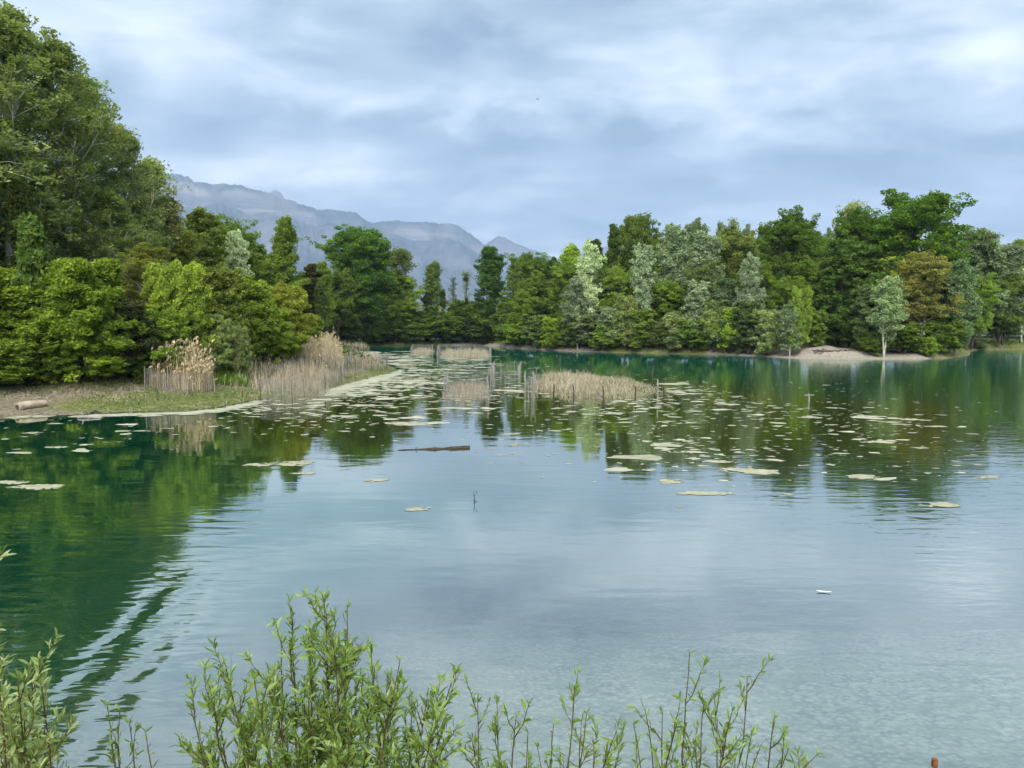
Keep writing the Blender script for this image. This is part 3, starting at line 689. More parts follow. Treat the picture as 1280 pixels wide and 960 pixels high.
# nest in the bare tree
rng = np.random.default_rng(3); mb = MB()
for k in range(160):
    c = rng.normal(0, .22, 3) * (1, 1, .6); d = rnd_unit(rng, 1)[0] * .35
    mb.tube(np.array([c - d, c + d * rng.uniform(.6, 1)]), .02, 3, cap=False)
o = mb.build('nest', M_DARKWOOD); o.location = (xat(582, 143.2), 143.2, topz(349, 143.2)); tag(o, 'dark twiggy bird nest high in a nearly bare tree', 'nest')

# ------------------------------------------------------------------ undergrowth and grass (uncountable)
def scatter_leaves(name, label, pts, size, mat, colr, seed, aspect=2.5, up=.2, cat='undergrowth'):
    mb = MB(); rng = np.random.default_rng(seed)
    leaf_quads(mb, pts, size, rng, aspect, up, rng.uniform(0, 1, len(pts)), along=np.array([[0, 0, 1.0]]))
    o = mb.build(name, mat); o.color = (*colr, 1)
    return tag(o, label, cat, kind='stuff')
def blades(mb, x, y, z0, h, w, rng, lean=.2, var=None, seg=2):
    """narrow upright blades; each a tapering bent ribbon"""
    n = len(x); a = rng.uniform(0, 6.28, n); ln = rng.normal(0, lean, (n, 2)) * h[:, None]
    wx_, wy_ = np.cos(a) * w / 2, np.sin(a) * w / 2
    p0 = np.stack([x, y, z0], -1); p2 = p0 + np.column_stack([ln, h]); p1 = p0 + np.column_stack([ln * .3, h * .55])
    W = np.stack([wx_, wy_, 0 * wx_], -1)
    v = np.stack([p0 - W, p0 + W, p1 + W * .85, p1 - W * .85, p2 + W * .25, p2 - W * .25], 1).reshape(-1, 3)
    b = np.arange(n)[:, None] * 6
    f = np.concatenate([b + [[0, 1, 2, 3]], b + [[3, 2, 4, 5]]])
    mb.add(v, f, None if var is None else np.concatenate([var, var]))
    return p2
rng = np.random.default_rng(11)
N = 60000; x = rng.uniform(-62, 6, N); y = rng.uniform(36, 100, N); d = sdist(x, y)
k = (d > 6.5) & (d < 20) & (rng.random(N) < .9) | (d > 1.0) & (d < 7) & (vnoise(x, y, .5, 8) > .25) & (rng.random(N) < .35); x, y = x[k], y[k]
z = height(x, y); mb = MB(); hh = rng.uniform(.12, .42, len(x))
blades(mb, x, y, z, hh, .05, rng, .35, rng.uniform(0, 1, len(x)))
M_GRASS = leaf_mat('grass_blade', gloss=.02, fixed=(.10, .14, .035))
tag(mb.build('grass', M_GRASS), 'rough green grass on the left bank slope', 'grass', kind='stuff')
N = 26000; x = rng.uniform(-40, -2, N); y = rng.uniform(38, 74, N); d = sdist(x, y); k = (d > .1) & (d < 9) & (vnoise(x, y, .8, 31) > rng.uniform(-1, .8, N)); x, y = x[k], y[k]
mb = MB(); blades(mb, x, y, height(x, y) + .01, rng.uniform(.03, .16, len(x)), .035, rng, 1.6, rng.uniform(0, 1, len(x)))
tag(mb.build('reed_litter', M_DRYREED), 'dry reed litter and twigs strewn over the left mud bank', 'litter', kind='stuff')
# leafy ground layer along the wood edges
N = 60000; x = rng.uniform(-75, 150, N); y = rng.uniform(40, 175, N); d = sdist(x, y)
lm = (x < 0) & (y < 95)
bmask = (np.abs(x - BEACH[0]) < 14) & (y < 125) & (y > 90)
k = np.where(lm, (d > 9) & (d < 20), (d > 1.2) & (d < 8)) & ~(bmask & (d < 9)) & ((y > 90) | lm); x, y = x[k], y[k]
z = height(x, y) + rng.uniform(0, 1.0, len(x)) ** 1.5 * 1.3
scatter_leaves('undergrowth', 'tangled green undergrowth along the wood edges', np.stack([x, y, z], -1), .3, M_LEAF, (.06, .11, .03), 5, 1.6, .6)

# ------------------------------------------------------------------ reeds
def in_px_poly(x, y, poly):
    P = np.array([gnd(*p) for p in poly]); ins = np.zeros(x.shape, bool)
    for (ax, ay), (bx, by) in zip(P, np.roll(P, -1, 0)):
        ins ^= ((ay > y) != (by > y)) & (x < (bx - ax) * (y - ay) / (by - ay + 1e-9) + ax)
    return ins
def sample_poly(poly, n, rng):
    P = np.array([gnd(*p) for p in poly]); out = []
    lo, hi = P.min(0), P.max(0)
    xs_, ys_ = [], []
    c = 0
    while c < n:
        q = rng.uniform(lo, hi, (n * 2, 2)); k = in_px_poly(q[:, 0], q[:, 1], poly)
        xs_.append(q[k, 0]); ys_.append(q[k, 1]); c += k.sum()
    return np.concatenate(xs_)[:n], np.concatenate(ys_)[:n]
def reeds(label, poly, n, hlo, hhi, w, mat, seed, plume=0.0, green=0.0, lean=.07, name='reeds', hfun=None):
    rng = np.random.default_rng(seed)
    x, y = sample_poly(poly, n, rng); x = x + rng.normal(0, .22, n); y = y + rng.normal(0, .35, n); z = np.maximum(height(x, y), -.15)
    h = (hlo + (hhi - hlo) * rng.random(n) ** .8) * (1 + .22 * vnoise(x, y, .9, seed)) * np.where(rng.random(n) < .2, rng.uniform(.4, .8, n), 1)
    P_ = np.array([gnd(*p) for p in poly]); de = np.full(n, 9.)
    for (ax, ay), (bx, by) in zip(P_, np.roll(P_, -1, 0)):
        ex, ey = bx - ax, by - ay; t = np.clip(((x - ax) * ex + (y - ay) * ey) / (ex * ex + ey * ey), 0, 1)
        de = np.minimum(de, np.hypot(x - ax - t * ex, y - ay - t * ey))
    de = np.where(in_px_poly(x, y, poly), de, 0); wide = min(np.ptp(P_[:, 0]), np.ptp(P_[:, 1]))
    h = h * (.5 + .5 * sst(0, min(1.3, wide * .3), de + .25 * rng.normal(size=n))) * (1 + .12 * vnoise(x, y, 2.6, seed + 5))
    if hfun is not None: h = h * hfun(x, y)
    mb = MB(); tip = blades(mb, x, y, z - .05, h, w * rng.uniform(.6, 1.3, n), rng, lean, rng.uniform(0, 1, n))
    # side leaves off the stems
    m_ = int(n * .9); k = rng.integers(0, n, m_); t = rng.uniform(.25, .9, m_)
    xb, yb, zb = x[k] + (tip[k, 0] - x[k]) * t ** 1.5, y[k] + (tip[k, 1] - y[k]) * t ** 1.5, z[k] + h[k] * t
    blades(mb, xb, yb, zb, h[k] * rng.uniform(.08, .18, m_), w * .8, rng, .9, rng.uniform(0, 1, m_))
    o = tag(mb.build(name, mat), label, 'reeds', kind='stuff')
    if plume:
        k = rng.random(n) < plume; tp = tip[k]; q = len(tp); pb = MB()
        side = rng.normal(0, .05, (q, 2)) + .035
        for j in range(9):
            s = j / 8
            c = tp + np.column_stack([side * s * 2.4, (.02 + .26 * s - .10 * s * s) * np.ones(q)]) - [0, 0, .06]
            leaf_quads(pb, c + rng.normal(0, .018, c.shape), .11 * (1 - .6 * abs(s - .4)), rng, 2.2, -.2, rng.uniform(0, 1, q), along=np.array([[.3, .1, .8]]))
        pb.build('plumes', M_PLUME, o)
    if green:
        gb = MB(); q = int(n * green); x, y = sample_poly(poly, q, rng); z = np.maximum(height(x, y), -.1)
        blades(gb, x, y, z, rng.uniform(.25, .9, q) * hlo, w * 1.4, rng, .2, rng.uniform(0, 1, q))
        go = gb.build('new_shoots', M_GRASS, o)
    return o
reeds('tall tan reeds with feathery plumes inside a netted square on the left bank', [(184, 497), (262, 497), (268, 478), (200, 476)], 3000, 2.1, 3.1, .032, M_GOLD, 1, plume=.5, lean=.1)
reeds('pinkish tan tall reeds in the middle of the fenced bank', [(372, 468), (428, 468), (424, 446), (384, 446)], 2800, 1.7, 2.7, .035, M_REED, 2, plume=.2, green=.15, lean=.13)
reeds('short pale dead reeds behind the big net enclosure', [(268, 492), (326, 494), (372, 472), (368, 448), (290, 455), (262, 470)], 2800, .4, 1.1, .045, M_DRYREED, 3, green=.4, lean=.2)
reeds('grey reed stems standing inside the big net enclosure', [(328, 497), (402, 495), (430, 477), (400, 470), (345, 472)], 1800, .7, 1.4, .03, M_DRYREED, 4, green=.15, lean=.1)
reeds('thin olive reeds on the far end of the fenced bank', [(430, 466), (482, 464), (478, 447), (436, 443)], 800, .4, .9, .05, M_DRYREED, 5, green=.6, lean=.2)
reeds('low olive reed fringe before the far hedge', [(395, 441), (462, 437), (455, 433.5), (400, 434.5)], 1600, .9, 1.7, .09, M_DRYREED, 6, green=.8, lean=.2)
reeds('pale straw reeds covering the low island in the middle of the lake', [(660, 489), (700, 497), (800, 500), (826, 497), (818, 483), (790, 474), (735, 468), (680, 468), (656, 477)], 6500, .18, .68, .028, M_STRAW, 7, plume=.0, green=.5, lean=.38,
      hfun=lambda x, y: (.62 + .5 * sst(5, 1, np.abs(x - ISL[0] + 2.2))) * np.clip(.85 + .75 * vnoise(x, y, 1.6, 77), .25, 1.7))
reeds('short grey reeds inside the small netted square in the water', [(558, 499), (610, 499), (608, 482), (562, 482)], 1100, .5, .95, .035, M_DRYREED, 8, lean=.15)
reeds('pale reed clump inside the far left enclosure on the water', [(516, 443), (541, 443), (541, 438), (517, 438)], 500, .5, 1.1, .07, M_REED, 9, lean=.2)
reeds('pale reed clump inside the far right enclosure on the water', [(550, 447), (612, 447), (611, 440), (552, 440)], 1200, .5, 1.2, .07, M_REED, 10, lean=.2)
rng = np.random.default_rng(41); N = 9000; x = rng.uniform(-30, 4, N); y = rng.uniform(38, 80, N); d = sdist(x, y)
k = (d > -.25) & (d < .9) & (vnoise(x, y, 1.1, 44) > .1); x, y = x[k], y[k]; mb = MB()
blades(mb, x, y, np.maximum(height(x, y), -.02), rng.uniform(.05, .3, len(x)), .03, rng, .5, rng.uniform(0, 1, len(x)))
tag(mb.build('shore_grass', M_GRASS), 'ragged fringe of short grass along the left waterline', 'grass', kind='stuff')
# bright green weed tuft
rng = np.random.default_rng(12); x, y = sample_poly([(266, 490), (310, 491), (306, 481), (272, 480)], 900, rng)
mb = MB(); blades(mb, x, y, height(x, y), rng.uniform(.3, .75, 900), .10, rng, .35, rng.uniform(0, 1, 900))
o = mb.build('weed_tuft', leaf_mat('weed_green', fixed=(.12, .24, .03))); tag(o, 'bright green weed tuft right of the tan reeds', 'plant')

# ------------------------------------------------------------------ net enclosures
def net_fence(label, pts, h, seed, closed=True, spacing=1.5, dark=.2, density=.09, gaps=0.0, wire=.008):
    """posts at ground points (pixels) with netting between"""
    rng = np.random.default_rng(seed)
    W = [np.array(gnd(*p)) for p in pts]
    if closed: W.append(W[0])
    c0 = W[0]; z0 = 0
    root = thing('net_fence', label, 'fence', (c0[0], c0[1], z0), 'net enclosures on the lake')
    net = MB()
    for a, b in zip(W[:-1], W[1:]):
        L = np.linalg.norm(b - a); k = max(1, round(L / spacing)); dr = (b - a) / L
        for i in range(k):
            p = a + dr * (i / k * L); zb = max(float(height(*p)), -.6)
            ph = h * rng.uniform(.8, 1.12)
            q = MB(); tl = rng.normal(0, .03, 2) * ph; pr = p - c0
            tl = tl * 1.8; q.tube([[pr[0], pr[1], min(zb, 0) - .2], [pr[0] + tl[0] * .5, pr[1] + tl[1] * .5, zb + ph * .5], [pr[0] + tl[0], pr[1] + tl[1], max(zb, 0) + ph]], [.026, .024, .02], 6)
            o = q.build('post', M_POSTD if rng.random() < dark else M_POSTL, root)
        if gaps and rng.random() < gaps: continue
        nn = int(L / density); t = np.arange(nn) / nn
        px_ = a[0] - c0[0] + dr[0] * t * L + rng.normal(0, .006, nn); py_ = a[1] - c0[1] + dr[1] * t * L + rng.normal(0, .012, nn)
        zt = np.maximum(height(px_ + c0[0], py_ + c0[1]), 0)
        sag = h * (.9 + .04 * np.sin(t * k * math.pi * 2))
        wv = dr * wire / 2; nrm_ = np.array([-dr[1], dr[0]]) * .003
        for s_ in (1,):
            v = np.stack([np.stack([px_ - wv[0], py_ - wv[1], zt], -1), np.stack([px_ + wv[0], py_ + wv[1], zt], -1),
                          np.stack([px_ + wv[0], py_ + wv[1], zt + sag], -1), np.stack([px_ - wv[0], py_ - wv[1], zt + sag], -1)], 1).reshape(-1, 3)
            net.add(v, np.arange(4 * nn).reshape(-1, 4), rng.uniform(0, 1, nn))
        for j in range(3):
            zl = .04 + j * h * .42; tt = np.linspace(0, 1, max(3, k * 3))
            X_ = a[0] - c0[0] + dr[0] * tt * L + nrm_[0]; Y_ = a[1] - c0[1] + dr[1] * tt * L + nrm_[1]
            zz = np.maximum(height(X_ + c0[0], Y_ + c0[1]), 0) + zl
            n_ = len(tt); lo = np.stack([X_, Y_, zz], -1); hi = lo + [0, 0, min(wire, .02) * .7]
            net.add(np.vstack([lo, hi]), np.stack([np.arange(n_ - 1), np.arange(1, n_), np.arange(1, n_) + n_, np.arange(n_ - 1) + n_], -1))
    net.build('netting', M_NET, root)
    return root
net_fence('square grey net fence around the tall tan reeds', [(181, 498), (235, 499.5), (267, 496), (262, 478), (198, 477)], 1.45, 1, density=.03)
net_fence('long grey net fence along the water edge of the reed bank', [(326, 498.5), (366, 499), (403, 497.5), (410, 487), (430, 478), (428, 470), (395, 465)], 1.5, 2, closed=False, density=.03)
net_fence('line of old stakes and netting at the back of the reed bank', [(262, 476), (290, 470), (320, 455), (345, 450), (372, 450)], .95, 3, closed=False, density=.07, dark=.5)
net_fence('stakes and netting crossing the middle of the reed bank', [(328, 482), (370, 474), (405, 468), (428, 464)], 1.3, 9, closed=False, density=.05, dark=.4)
net_fence('net fence on the green spit at the far end of the reed bank', [(434, 468), (455, 466), (484, 463), (484, 452), (440, 449)], 1.25, 4, closed=True, density=.045, dark=.35)
net_fence('small netted square standing in open water', [(556, 500), (611, 500), (609, 481), (560, 481)], 1.35, 5, density=.03, spacing=2.2)
net_fence('double row of pale stakes and netting left of the island', [(612, 480), (632, 482), (648, 479), (650, 468), (618, 467)], 1.25, 6, density=.05, spacing=.75)
net_fence('narrow cluster of pale stakes at the left tip of the island', [(656, 497), (666, 498), (668, 486), (657, 486)], 1.45, 7, density=.06, spacing=.5, dark=.05)
net_fence('far left net enclosure on the water before the hedge', [(514, 443.5), (541, 443.5), (541, 438), (516, 438)], 1.2, 8, density=.09, spacing=1.6, wire=.02)
net_fence('far right net enclosure on the water before the hedge', [(546, 447.5), (614, 447.5), (612, 440), (549, 440)], 1.45, 10, density=.09, spacing=1.3, wire=.02)
for i, (px, py, tp, lb) in enumerate([(692, 498, 480, 'first dark stake at the near edge of the island'), (717, 498, 480, 'dark stake left of centre at the near edge of the island'), (754, 500, 482, 'short dark stake in the middle of the island edge'),
                                      (794, 500, 482, 'thick dark stake near the right end of the island'), (822, 498, 474, 'pale stake at the right tip of the island'), (830, 499, 484, 'short dark stake just off the right tip of the island'),
                                      (699, 470, 450, 'thin stake at the back of the island beside green shoots'), (815, 484, 462, 'thin tall stake at the back right of the island'), (1011, 502, 492, 'small pale stake with a crossbar standing in the open water on the right')]):
    x, y = gnd(px, py); h = (py - tp) / F * y; q = MB(); pale = 'pale' in lb
    q.tube([[0, 0, -.6], [.01, 0, h * .5], [rng.normal(0, .03), 0, h]], [.055, .05, .04], 7)
    if 'crossbar' in lb: q.tube([[-.32, 0, h * .8], [.32, 0, h * .82]], .03, 6)
    o = q.build('stake', M_POSTL if pale else M_POSTD); o.location = (x, y, 0); tag(o, lb, 'stake', 'single stakes around the island')

# ------------------------------------------------------------------ floating algae and leaves
def blob(mb, x, y, rx, ry, z, rng, n=11, var=.5, rot=0.0, rag=.28):
    a = np.arange(n) / n * 2 * math.pi + rng.uniform(0, 6)
    r = 1 + rag * rng.normal(size=n); r = np.clip(r, .35, 1.6)
    px_, py_ = np.cos(a) * r * rx, np.sin(a) * r * ry
    v = np.column_stack([x + px_ * math.cos(rot) - py_ * math.sin(rot), y + px_ * math.sin(rot) + py_ * math.cos(rot), np.full(n, z)])
    v = np.vstack([v, [x, y, z + .001]]); q = np.arange(n)
    mb.add(v, np.stack([q, (q + 1) % n, np.full(n, n)], -1), var)
def flecks(label, specs, seed, mat, name='algae_scum'):
    rng = np.random.default_rng(seed); mb = MB()
    for (px, py, sx, sy, cnt, size) in specs:
        k = 0; it = 0
        while k < cnt and it < cnt * 6:
            it += 1
            qx, qy = px + rng.normal() * sx, py + rng.normal() * sy
            if qy < 434: continue
            x, y = gnd(qx, qy)
            if float(sdist(x, y)) > -.15: continue
            if vnoise(np.array(x), np.array(y), .55, 17) < rng.uniform(-1.1, .9): continue
            if np.hypot((x - ISL[0]) / 5.4, (y - ISL[1]) / 11.5) < .9: continue
            s = size * .62 * np.exp(rng.normal(-.35, .6)) * np.interp(y, [20, 50, 120], [.85, 1, 1.8])
            blob(mb, x, y, s * rng.uniform(.8, 1.4), s * rng.uniform(.45, .9), .002 + rng.uniform(0, .006), rng, 8, rng.random(), rng.normal(0, .3))
            k += 1
    return tag(mb.build(name, mat), label, 'algae', kind='stuff')
flecks('cream flecks of floating algae and leaves across the middle of the lake', [
    (520, 470, 45, 10, 800, .38), (470, 485, 60, 12, 600, .34), (560, 455, 40, 6, 300, .36), (480, 450, 30, 5, 200, .6), (620, 480, 60, 14, 320, .30), (450, 480, 20, 6, 200, .34),
    (640, 510, 150, 14, 330, .26), (860, 505, 50, 10, 170, .3), (850, 488, 30, 6, 120, .32), (900, 530, 110, 22, 320, .24),
    (1040, 520, 90, 14, 150, .26), (1100, 560, 90, 25, 130, .2), (790, 560, 160, 20, 150, .2), (330, 510, 60, 8, 110, .26), (380, 510, 50, 12, 120, .27),
    (200, 530, 120, 12, 60, .26), (80, 545, 80, 16, 26, .26), (440, 530, 60, 10, 40, .24), (960, 480, 60, 4, 26, .22), (1150, 500, 60, 12, 24, .2)], 3, M_SCUM)
rng = np.random.default_rng(14)
def mat_thing(px, py, w, hpx, label, yellow=False):
    x, y = gnd(px, py); _, y2 = gnd(px, py - hpx * .38); ry = max(.08, (y2 - y)); rx = w / F * y / 2
    mb = MB(); n = int(34 + 75 * min(2.5, rx))
    lob = [(rng.uniform(-.55, .55), rng.uniform(-.5, .5), rng.uniform(.3, .6)) for _ in range(4)] + [(0, 0, .6)]
    for k in range(n):
        c_ = lob[rng.integers(0, 5)]; a = rng.uniform(0, 6.28); q_ = rng.random() ** .6 * c_[2] * 1.15
        fx_, fy_ = (c_[0] + math.cos(a) * q_) * rx, (c_[1] + math.sin(a) * q_) * ry
        sz = rng.uniform(.03, .12) * (1.25 - q_) * (.3 + rx * .8)
        blob(mb, fx_, fy_, sz * rng.uniform(.8, 1.8), min(sz * 1.1, ry * .35) * rng.uniform(.6, 1.2), .0005 + k * .00008, rng, 9, rng.random(), rng.normal(0, .3), .32)
    o = mb.build('algae_mat', M_SCUMY if yellow else M_SCUM); o.location = (x, y, .003 + rng.uniform(0, .004)); tag(o, label, 'algae mat', 'larger floating algae mats')
for a in [(40, 609, 86, 12, 'large cream algae mat at the left edge in the dark green water', True), (20, 603, 60, 6, 'thin cream algae strip touching the large left mat', True),
          (35, 521, 72, 7, 'olive algae sheet against the shore below the bleached log', True), (72, 559, 34, 4, 'small oval mat above the large left mat', False),
          (24, 566, 40, 4, 'narrow mat near the left edge', False), (43, 541, 26, 4, 'small mat under the bleached log', False), (108, 556, 22, 3, 'tiny pale mat in the dark water at the left', False),
          (375, 579, 60, 12, 'yellowish mat at the edge of the sky reflection', True), (325, 581, 44, 8, 'cream mat just left of the yellowish mat', True), (375, 592, 40, 4, 'faint thin mat below the yellowish mat', True),
          (472, 600, 40, 6, 'faint yellow mat left of the centre of the lake', True), (520, 637, 34, 8, 'isolated yellow oval mat nearest the photographer', True), (643, 556, 18, 7, 'small yellow patch right of the floating log', True),
          (512, 530, 84, 9, 'long white mat left above the floating log', False), (430, 521, 40, 5, 'white mat below the reed bank reflection', False),
          (1130, 524, 44, 6, 'bright white mat on the far right', False), (1083, 521, 60, 4, 'thin white strip left of the bright white mat', False), (1018, 522, 36, 6, 'white mat below the crossbar stake', False), (1168, 533, 34, 3, 'thin pale mat farthest right', False),
          (1102, 552, 54, 7, 'white mat in the dark green reflection on the right', False), (1074, 549, 26, 4, 'small white mat beside the reflection mat', False), (1050, 567, 24, 3, 'small white mat near the right reflection tip', False),
          (928, 589, 96, 12, 'wide cream mat in the right foreground water', True), (900, 577, 50, 5, 'thin cream mat above the wide one', False), (1080, 596, 56, 9, 'round-ended cream mat right of the wide one', True),
          (845, 602, 46, 9, 'faint mat left below the wide cream mat', True), (880, 617, 100, 7, 'submerged-looking yellow streak under the wide mat', True), (1180, 631, 60, 10, 'lowest yellow mat on the right', True),
          (1236, 597, 34, 6, 'small faint mat near the right edge', True), (1042, 510, 24, 3, 'little white mat by the crossbar stake', False), (812, 588, 20, 5, 'tiny faint mat left of the wide mat', True),
          (1148, 560, 24, 3, 'tiny white mat right of the reflection mat', False), (860, 565, 46, 4, 'pale thin mat in the olive reflection', False), (770, 517, 40, 5, 'white patch below the island', False)]:
    mat_thing(a[0], a[1], a[2], a[3], a[4], a[5])
# scum line along the left shore
rng = np.random.default_rng(15); mb = MB()
for i in range(420):
    t = rng.random() ** .8; px = 90 + t * 235; py = np.interp(px, [90, 150, 240, 280, 312, 326], [519.5, 517.5, 515, 511, 504, 500.5]) + abs(rng.normal(0, 1.3)) + .2
    x, y = gnd(px, py); s = rng.uniform(.12, .42)
    blob(mb, x, y, s * 1.5, s * .6, .006 + rng.uniform(0, .012), rng, 8, rng.random(), .2)
for i in range(500):
    px = rng.uniform(405, 500); py = np.interp(px, [405, 440, 480, 500], [489, 480, 469, 463]) + abs(rng.normal(0, 2.5)) + .3
    x, y = gnd(px, py); s = rng.uniform(.15, .5); blob(mb, x, y, s * 1.4, s * .8, .006 + rng.uniform(0, .012), rng, 8, rng.random(), .2)
for i in range(260):
    px = rng.uniform(428, 470); py = rng.uniform(439.5, 446)
    x, y = gnd(px, py); s = rng.uniform(.3, .9); blob(mb, x, y, s * 1.4, s, .006 + rng.uniform(0, .012), rng, 8, rng.random(), .2)
tag(mb.build('shore_scum', M_SCUM), 'pale scum line washed against the reed bank shore', 'algae', kind='stuff')

# ------------------------------------------------------------------ wood and small things
x, y = gnd(22, 516); x2, y2 = gnd(57, 512.5)
root = thing('log', 'bleached log with a dark disc for the shade in its hollow end lying on the left mud bank', 'log', (x, y, float(height(x, y)) + .16))
q = MB(); L = np.array([x2 - x, y2 - y, .12]); t = np.linspace(0, 1, 9)[:, None]
pts = L * t + np.column_stack([0 * t, 0 * t, .03 * np.sin(t * 5)])
q.tube(pts, np.array([.26, .25, .24, .235, .24, .23, .22, .215, .2]), 14); q.build('bark', M_LOG, root, True)
q = MB(); dn = L / np.linalg.norm(L); q.tube(np.array([-dn * .012, -dn * .003]), .19, 14); q.build('hollow_shade_disc', M_POSTD, root)  # solid dark disc on the log end, coloured for the shade inside the hollow
x, y = gnd(497, 563); x2, y2 = gnd(587, 560)
q = MB(); t = np.linspace(0, 1, 14)[:, None]; L = np.array([x2 - x, y2 - y, .0])
pts = L * t + np.column_stack([0 * t, .03 * np.sin(t * 7), -.02 + .03 * t + .012 * np.sin(t * 17)])
q.tube(pts, np.linspace(.03, .085, 14) * (1 + .12 * np.sin(np.arange(14) * 2.1)), 9)
for s in (.25, .5, .72, .9): q.tube(np.array([L * s + [0, 0, .03], L * s + [.05, -.06, .12]]), np.array([.02, .008]), 5)
o = q.build('log', M_DARKWOOD, smooth=True); o.location = (x, y, .01); tag(o, 'dark waterlogged log floating in the middle of the lake', 'log')
x, y = gnd(594, 627); q = MB()
q.tube([[0, 0, -.1], [-.03, 0, .05], [-.02, 0, .16], [.03, .02, .26], [.06, .03, .3]], [.014, .013, .011, .008, .004], 6)
q.tube([[-.02, 0, .16], [-.05, .02, .24], [-.04, .02, .33]], [.008, .006, .003], 5); q.tube([[.03, .02, .26], [.09, .02, .27]], [.006, .003], 5)
q.tube([[-.03, 0, .05], [.06, -.04, .0]], [.011, .006], 5)
o = q.build('twig', M_DARKWOOD); o.location = (x, y, 0); tag(o, 'small forked dark twig poking out of the calm water', 'twig')
x, y = gnd(1030, 741); q = MB()
n = 9; t = np.linspace(0, 1, n); w_ = .035 * np.sin(np.pi * np.clip(t * .9 + .08, 0, 1)) ** .7
sp_ = np.stack([(t - .5) * .26, .02 * np.sin(t * 3), .008 + .015 * (t - .5) ** 2 * 4], -1)
v = np.vstack([sp_ + np.column_stack([0 * t, w_, .006 + 0 * t]), sp_, sp_ - np.column_stack([0 * t, w_, -.006 + 0 * t])])
i = np.arange(n - 1); q.add(v, np.vstack([np.stack([i, i + 1, i + n + 1, i + n], -1), np.stack([i + n, i + n + 1, i + 2 * n + 1, i + 2 * n], -1)]))
q.tube(sp_[[0, 4, 8]] + [0, 0, .003], .003, 5)
o = q.build('feather', M_FEATHER, smooth=True); o.location = (x, y, .004); o.rotation_euler = (0, 0, -.3); tag(o, 'single white feather floating in the right foreground', 'feather')
x, y = gnd(104, 523); q = MB()
q.tube([[-.3, 0, .04], [0, .05, .08], [.35, .1, .05], [.9, .1, .04]], [.05, .08, .07, .03], 7); q.tube([[0, .05, .08], [-.08, .0, .34]], [.05, .02], 6); q.tube([[.35, .1, .05], [.5, -.2, .05]], [.04, .015], 6)
o = q.build('driftwood', M_POSTL, smooth=True); o.location = (x, y, 0); tag(o, 'white bleached driftwood piece at the left waterline', 'driftwood')
x, y = gnd(119, 518.2); q = MB(); q.tube([[-.25, 0, .06], [.0, .03, .14], [.28, .05, .05]], [.06, .1, .05], 7)
o = q.build('driftwood', M_DARKWOOD, smooth=True); o.location = (x, y, .02); tag(o, 'small dark driftwood lump beside the white piece', 'driftwood')
rng = np.random.default_rng(23)
for (px, py, L_, lb) in [(756, 439.5, 5.5, 'pale fallen branches tangled at the foot of the right bank'), (905, 443, 4.0, 'bare fallen branch lying at the waterline left of the sandy point'), (966, 444, 3.2, 'weathered root stump on the bank left of the sand')]:
    x, y = gnd(px, py); y += 1.0; q = MB()
    for k in range(8):
        a = rng.uniform(-.5, .5) + (math.pi if k % 2 else 0); e = rng.uniform(.0, .5); ln = L_ * rng.uniform(.3, .6)
        p = np.array([[0, 0, 0], [math.cos(a) * ln * .5, math.sin(a) * ln * .3, ln * e * .4 + .1], [math.cos(a) * ln, math.sin(a) * ln * .4, ln * e * .7]]) + [rng.normal(0, .5), rng.normal(0, .3), 0]
        q.tube(p, np.array([.11, .07, .02]), 6)
    o = q.build('driftwood', M_POSTL if k and 'pale' in lb else M_LOG, smooth=True); o.location = (x, y, .12); tag(o, lb, 'driftwood')
rng = np.random.default_rng(29); q = MB(); cx_, cy_ = BEACH[0] + .3, BEACH[1] + 3.1
for k in range(46):
    x0 = rng.uniform(-2.9, 2.9); y0 = rng.uniform(-.5, .5); z0 = float(height(cx_ + x0, cy_ + y0)) + rng.uniform(-.04, .12); a = rng.uniform(-.5, .5) + (math.pi if k % 2 else 0); ln = rng.uniform(.4, 1.2)
    t = np.linspace(0, 1, 5)[:, None]; p = np.array([x0, y0, z0]) + t * [math.cos(a) * ln, math.sin(a) * ln * .4, rng.uniform(-.15, .15)] + np.column_stack([0 * t, 0 * t, .06 * np.sin(t * 6 + k)])
    q.tube(p, np.linspace(rng.uniform(.05, .11), .03, 5), 6)
o = q.build('root_tangle', M_BARK, smooth=True); o.location = (cx_, cy_, 0); tag(o, 'dark tangle of washed-out roots along the face of the sand bank', 'roots')

x, y = gnd(1168, 953.5); z = float(height(x, y)); q = MB()
q.tube([[0, 0, -.3], [0, 0, -.05], [.004, 0, .045]], [.035, .035, .034], 10); root = q.build('iron_stub', M_RUST, smooth=True); root.location = (x, y, max(z, 0)); tag(root, 'short rusty iron stub standing in the pebbly shallows, bottom right', 'iron stub')
# bird far up in the cloud
D = 170; q = MB()
body = np.array([[-.16, 0, 0], [-.08, 0, .02], [.04, 0, .02], [.14, 0, .01], [.2, 0, .0]]); q.tube(body, [.02, .055, .06, .04, .015], 8)
for s in (-1, 1):
    v = np.array([[-.07, 0, .02], [.07, 0, .02], [.04, s * .25, .12], [-.05, s * .25, .12], [-.08, s * .5, .07], [-.02, s * .5, .075]]); q.add(v, [[0, 1, 2, 3], [3, 2, 5, 4]])
q.add([[-.14, 0, 0], [-.3, .06, 0], [-.3, -.06, 0]], [[0, 1, 2]])
o = q.build('bird', M_BIRD); o.location = (xat(671, D), D, topz(124, D)); o.rotation_euler = (.3, .1, .8); o.scale = (1.3,) * 3; tag(o, 'tiny dark bird flying high in the cloudy sky', 'bird')

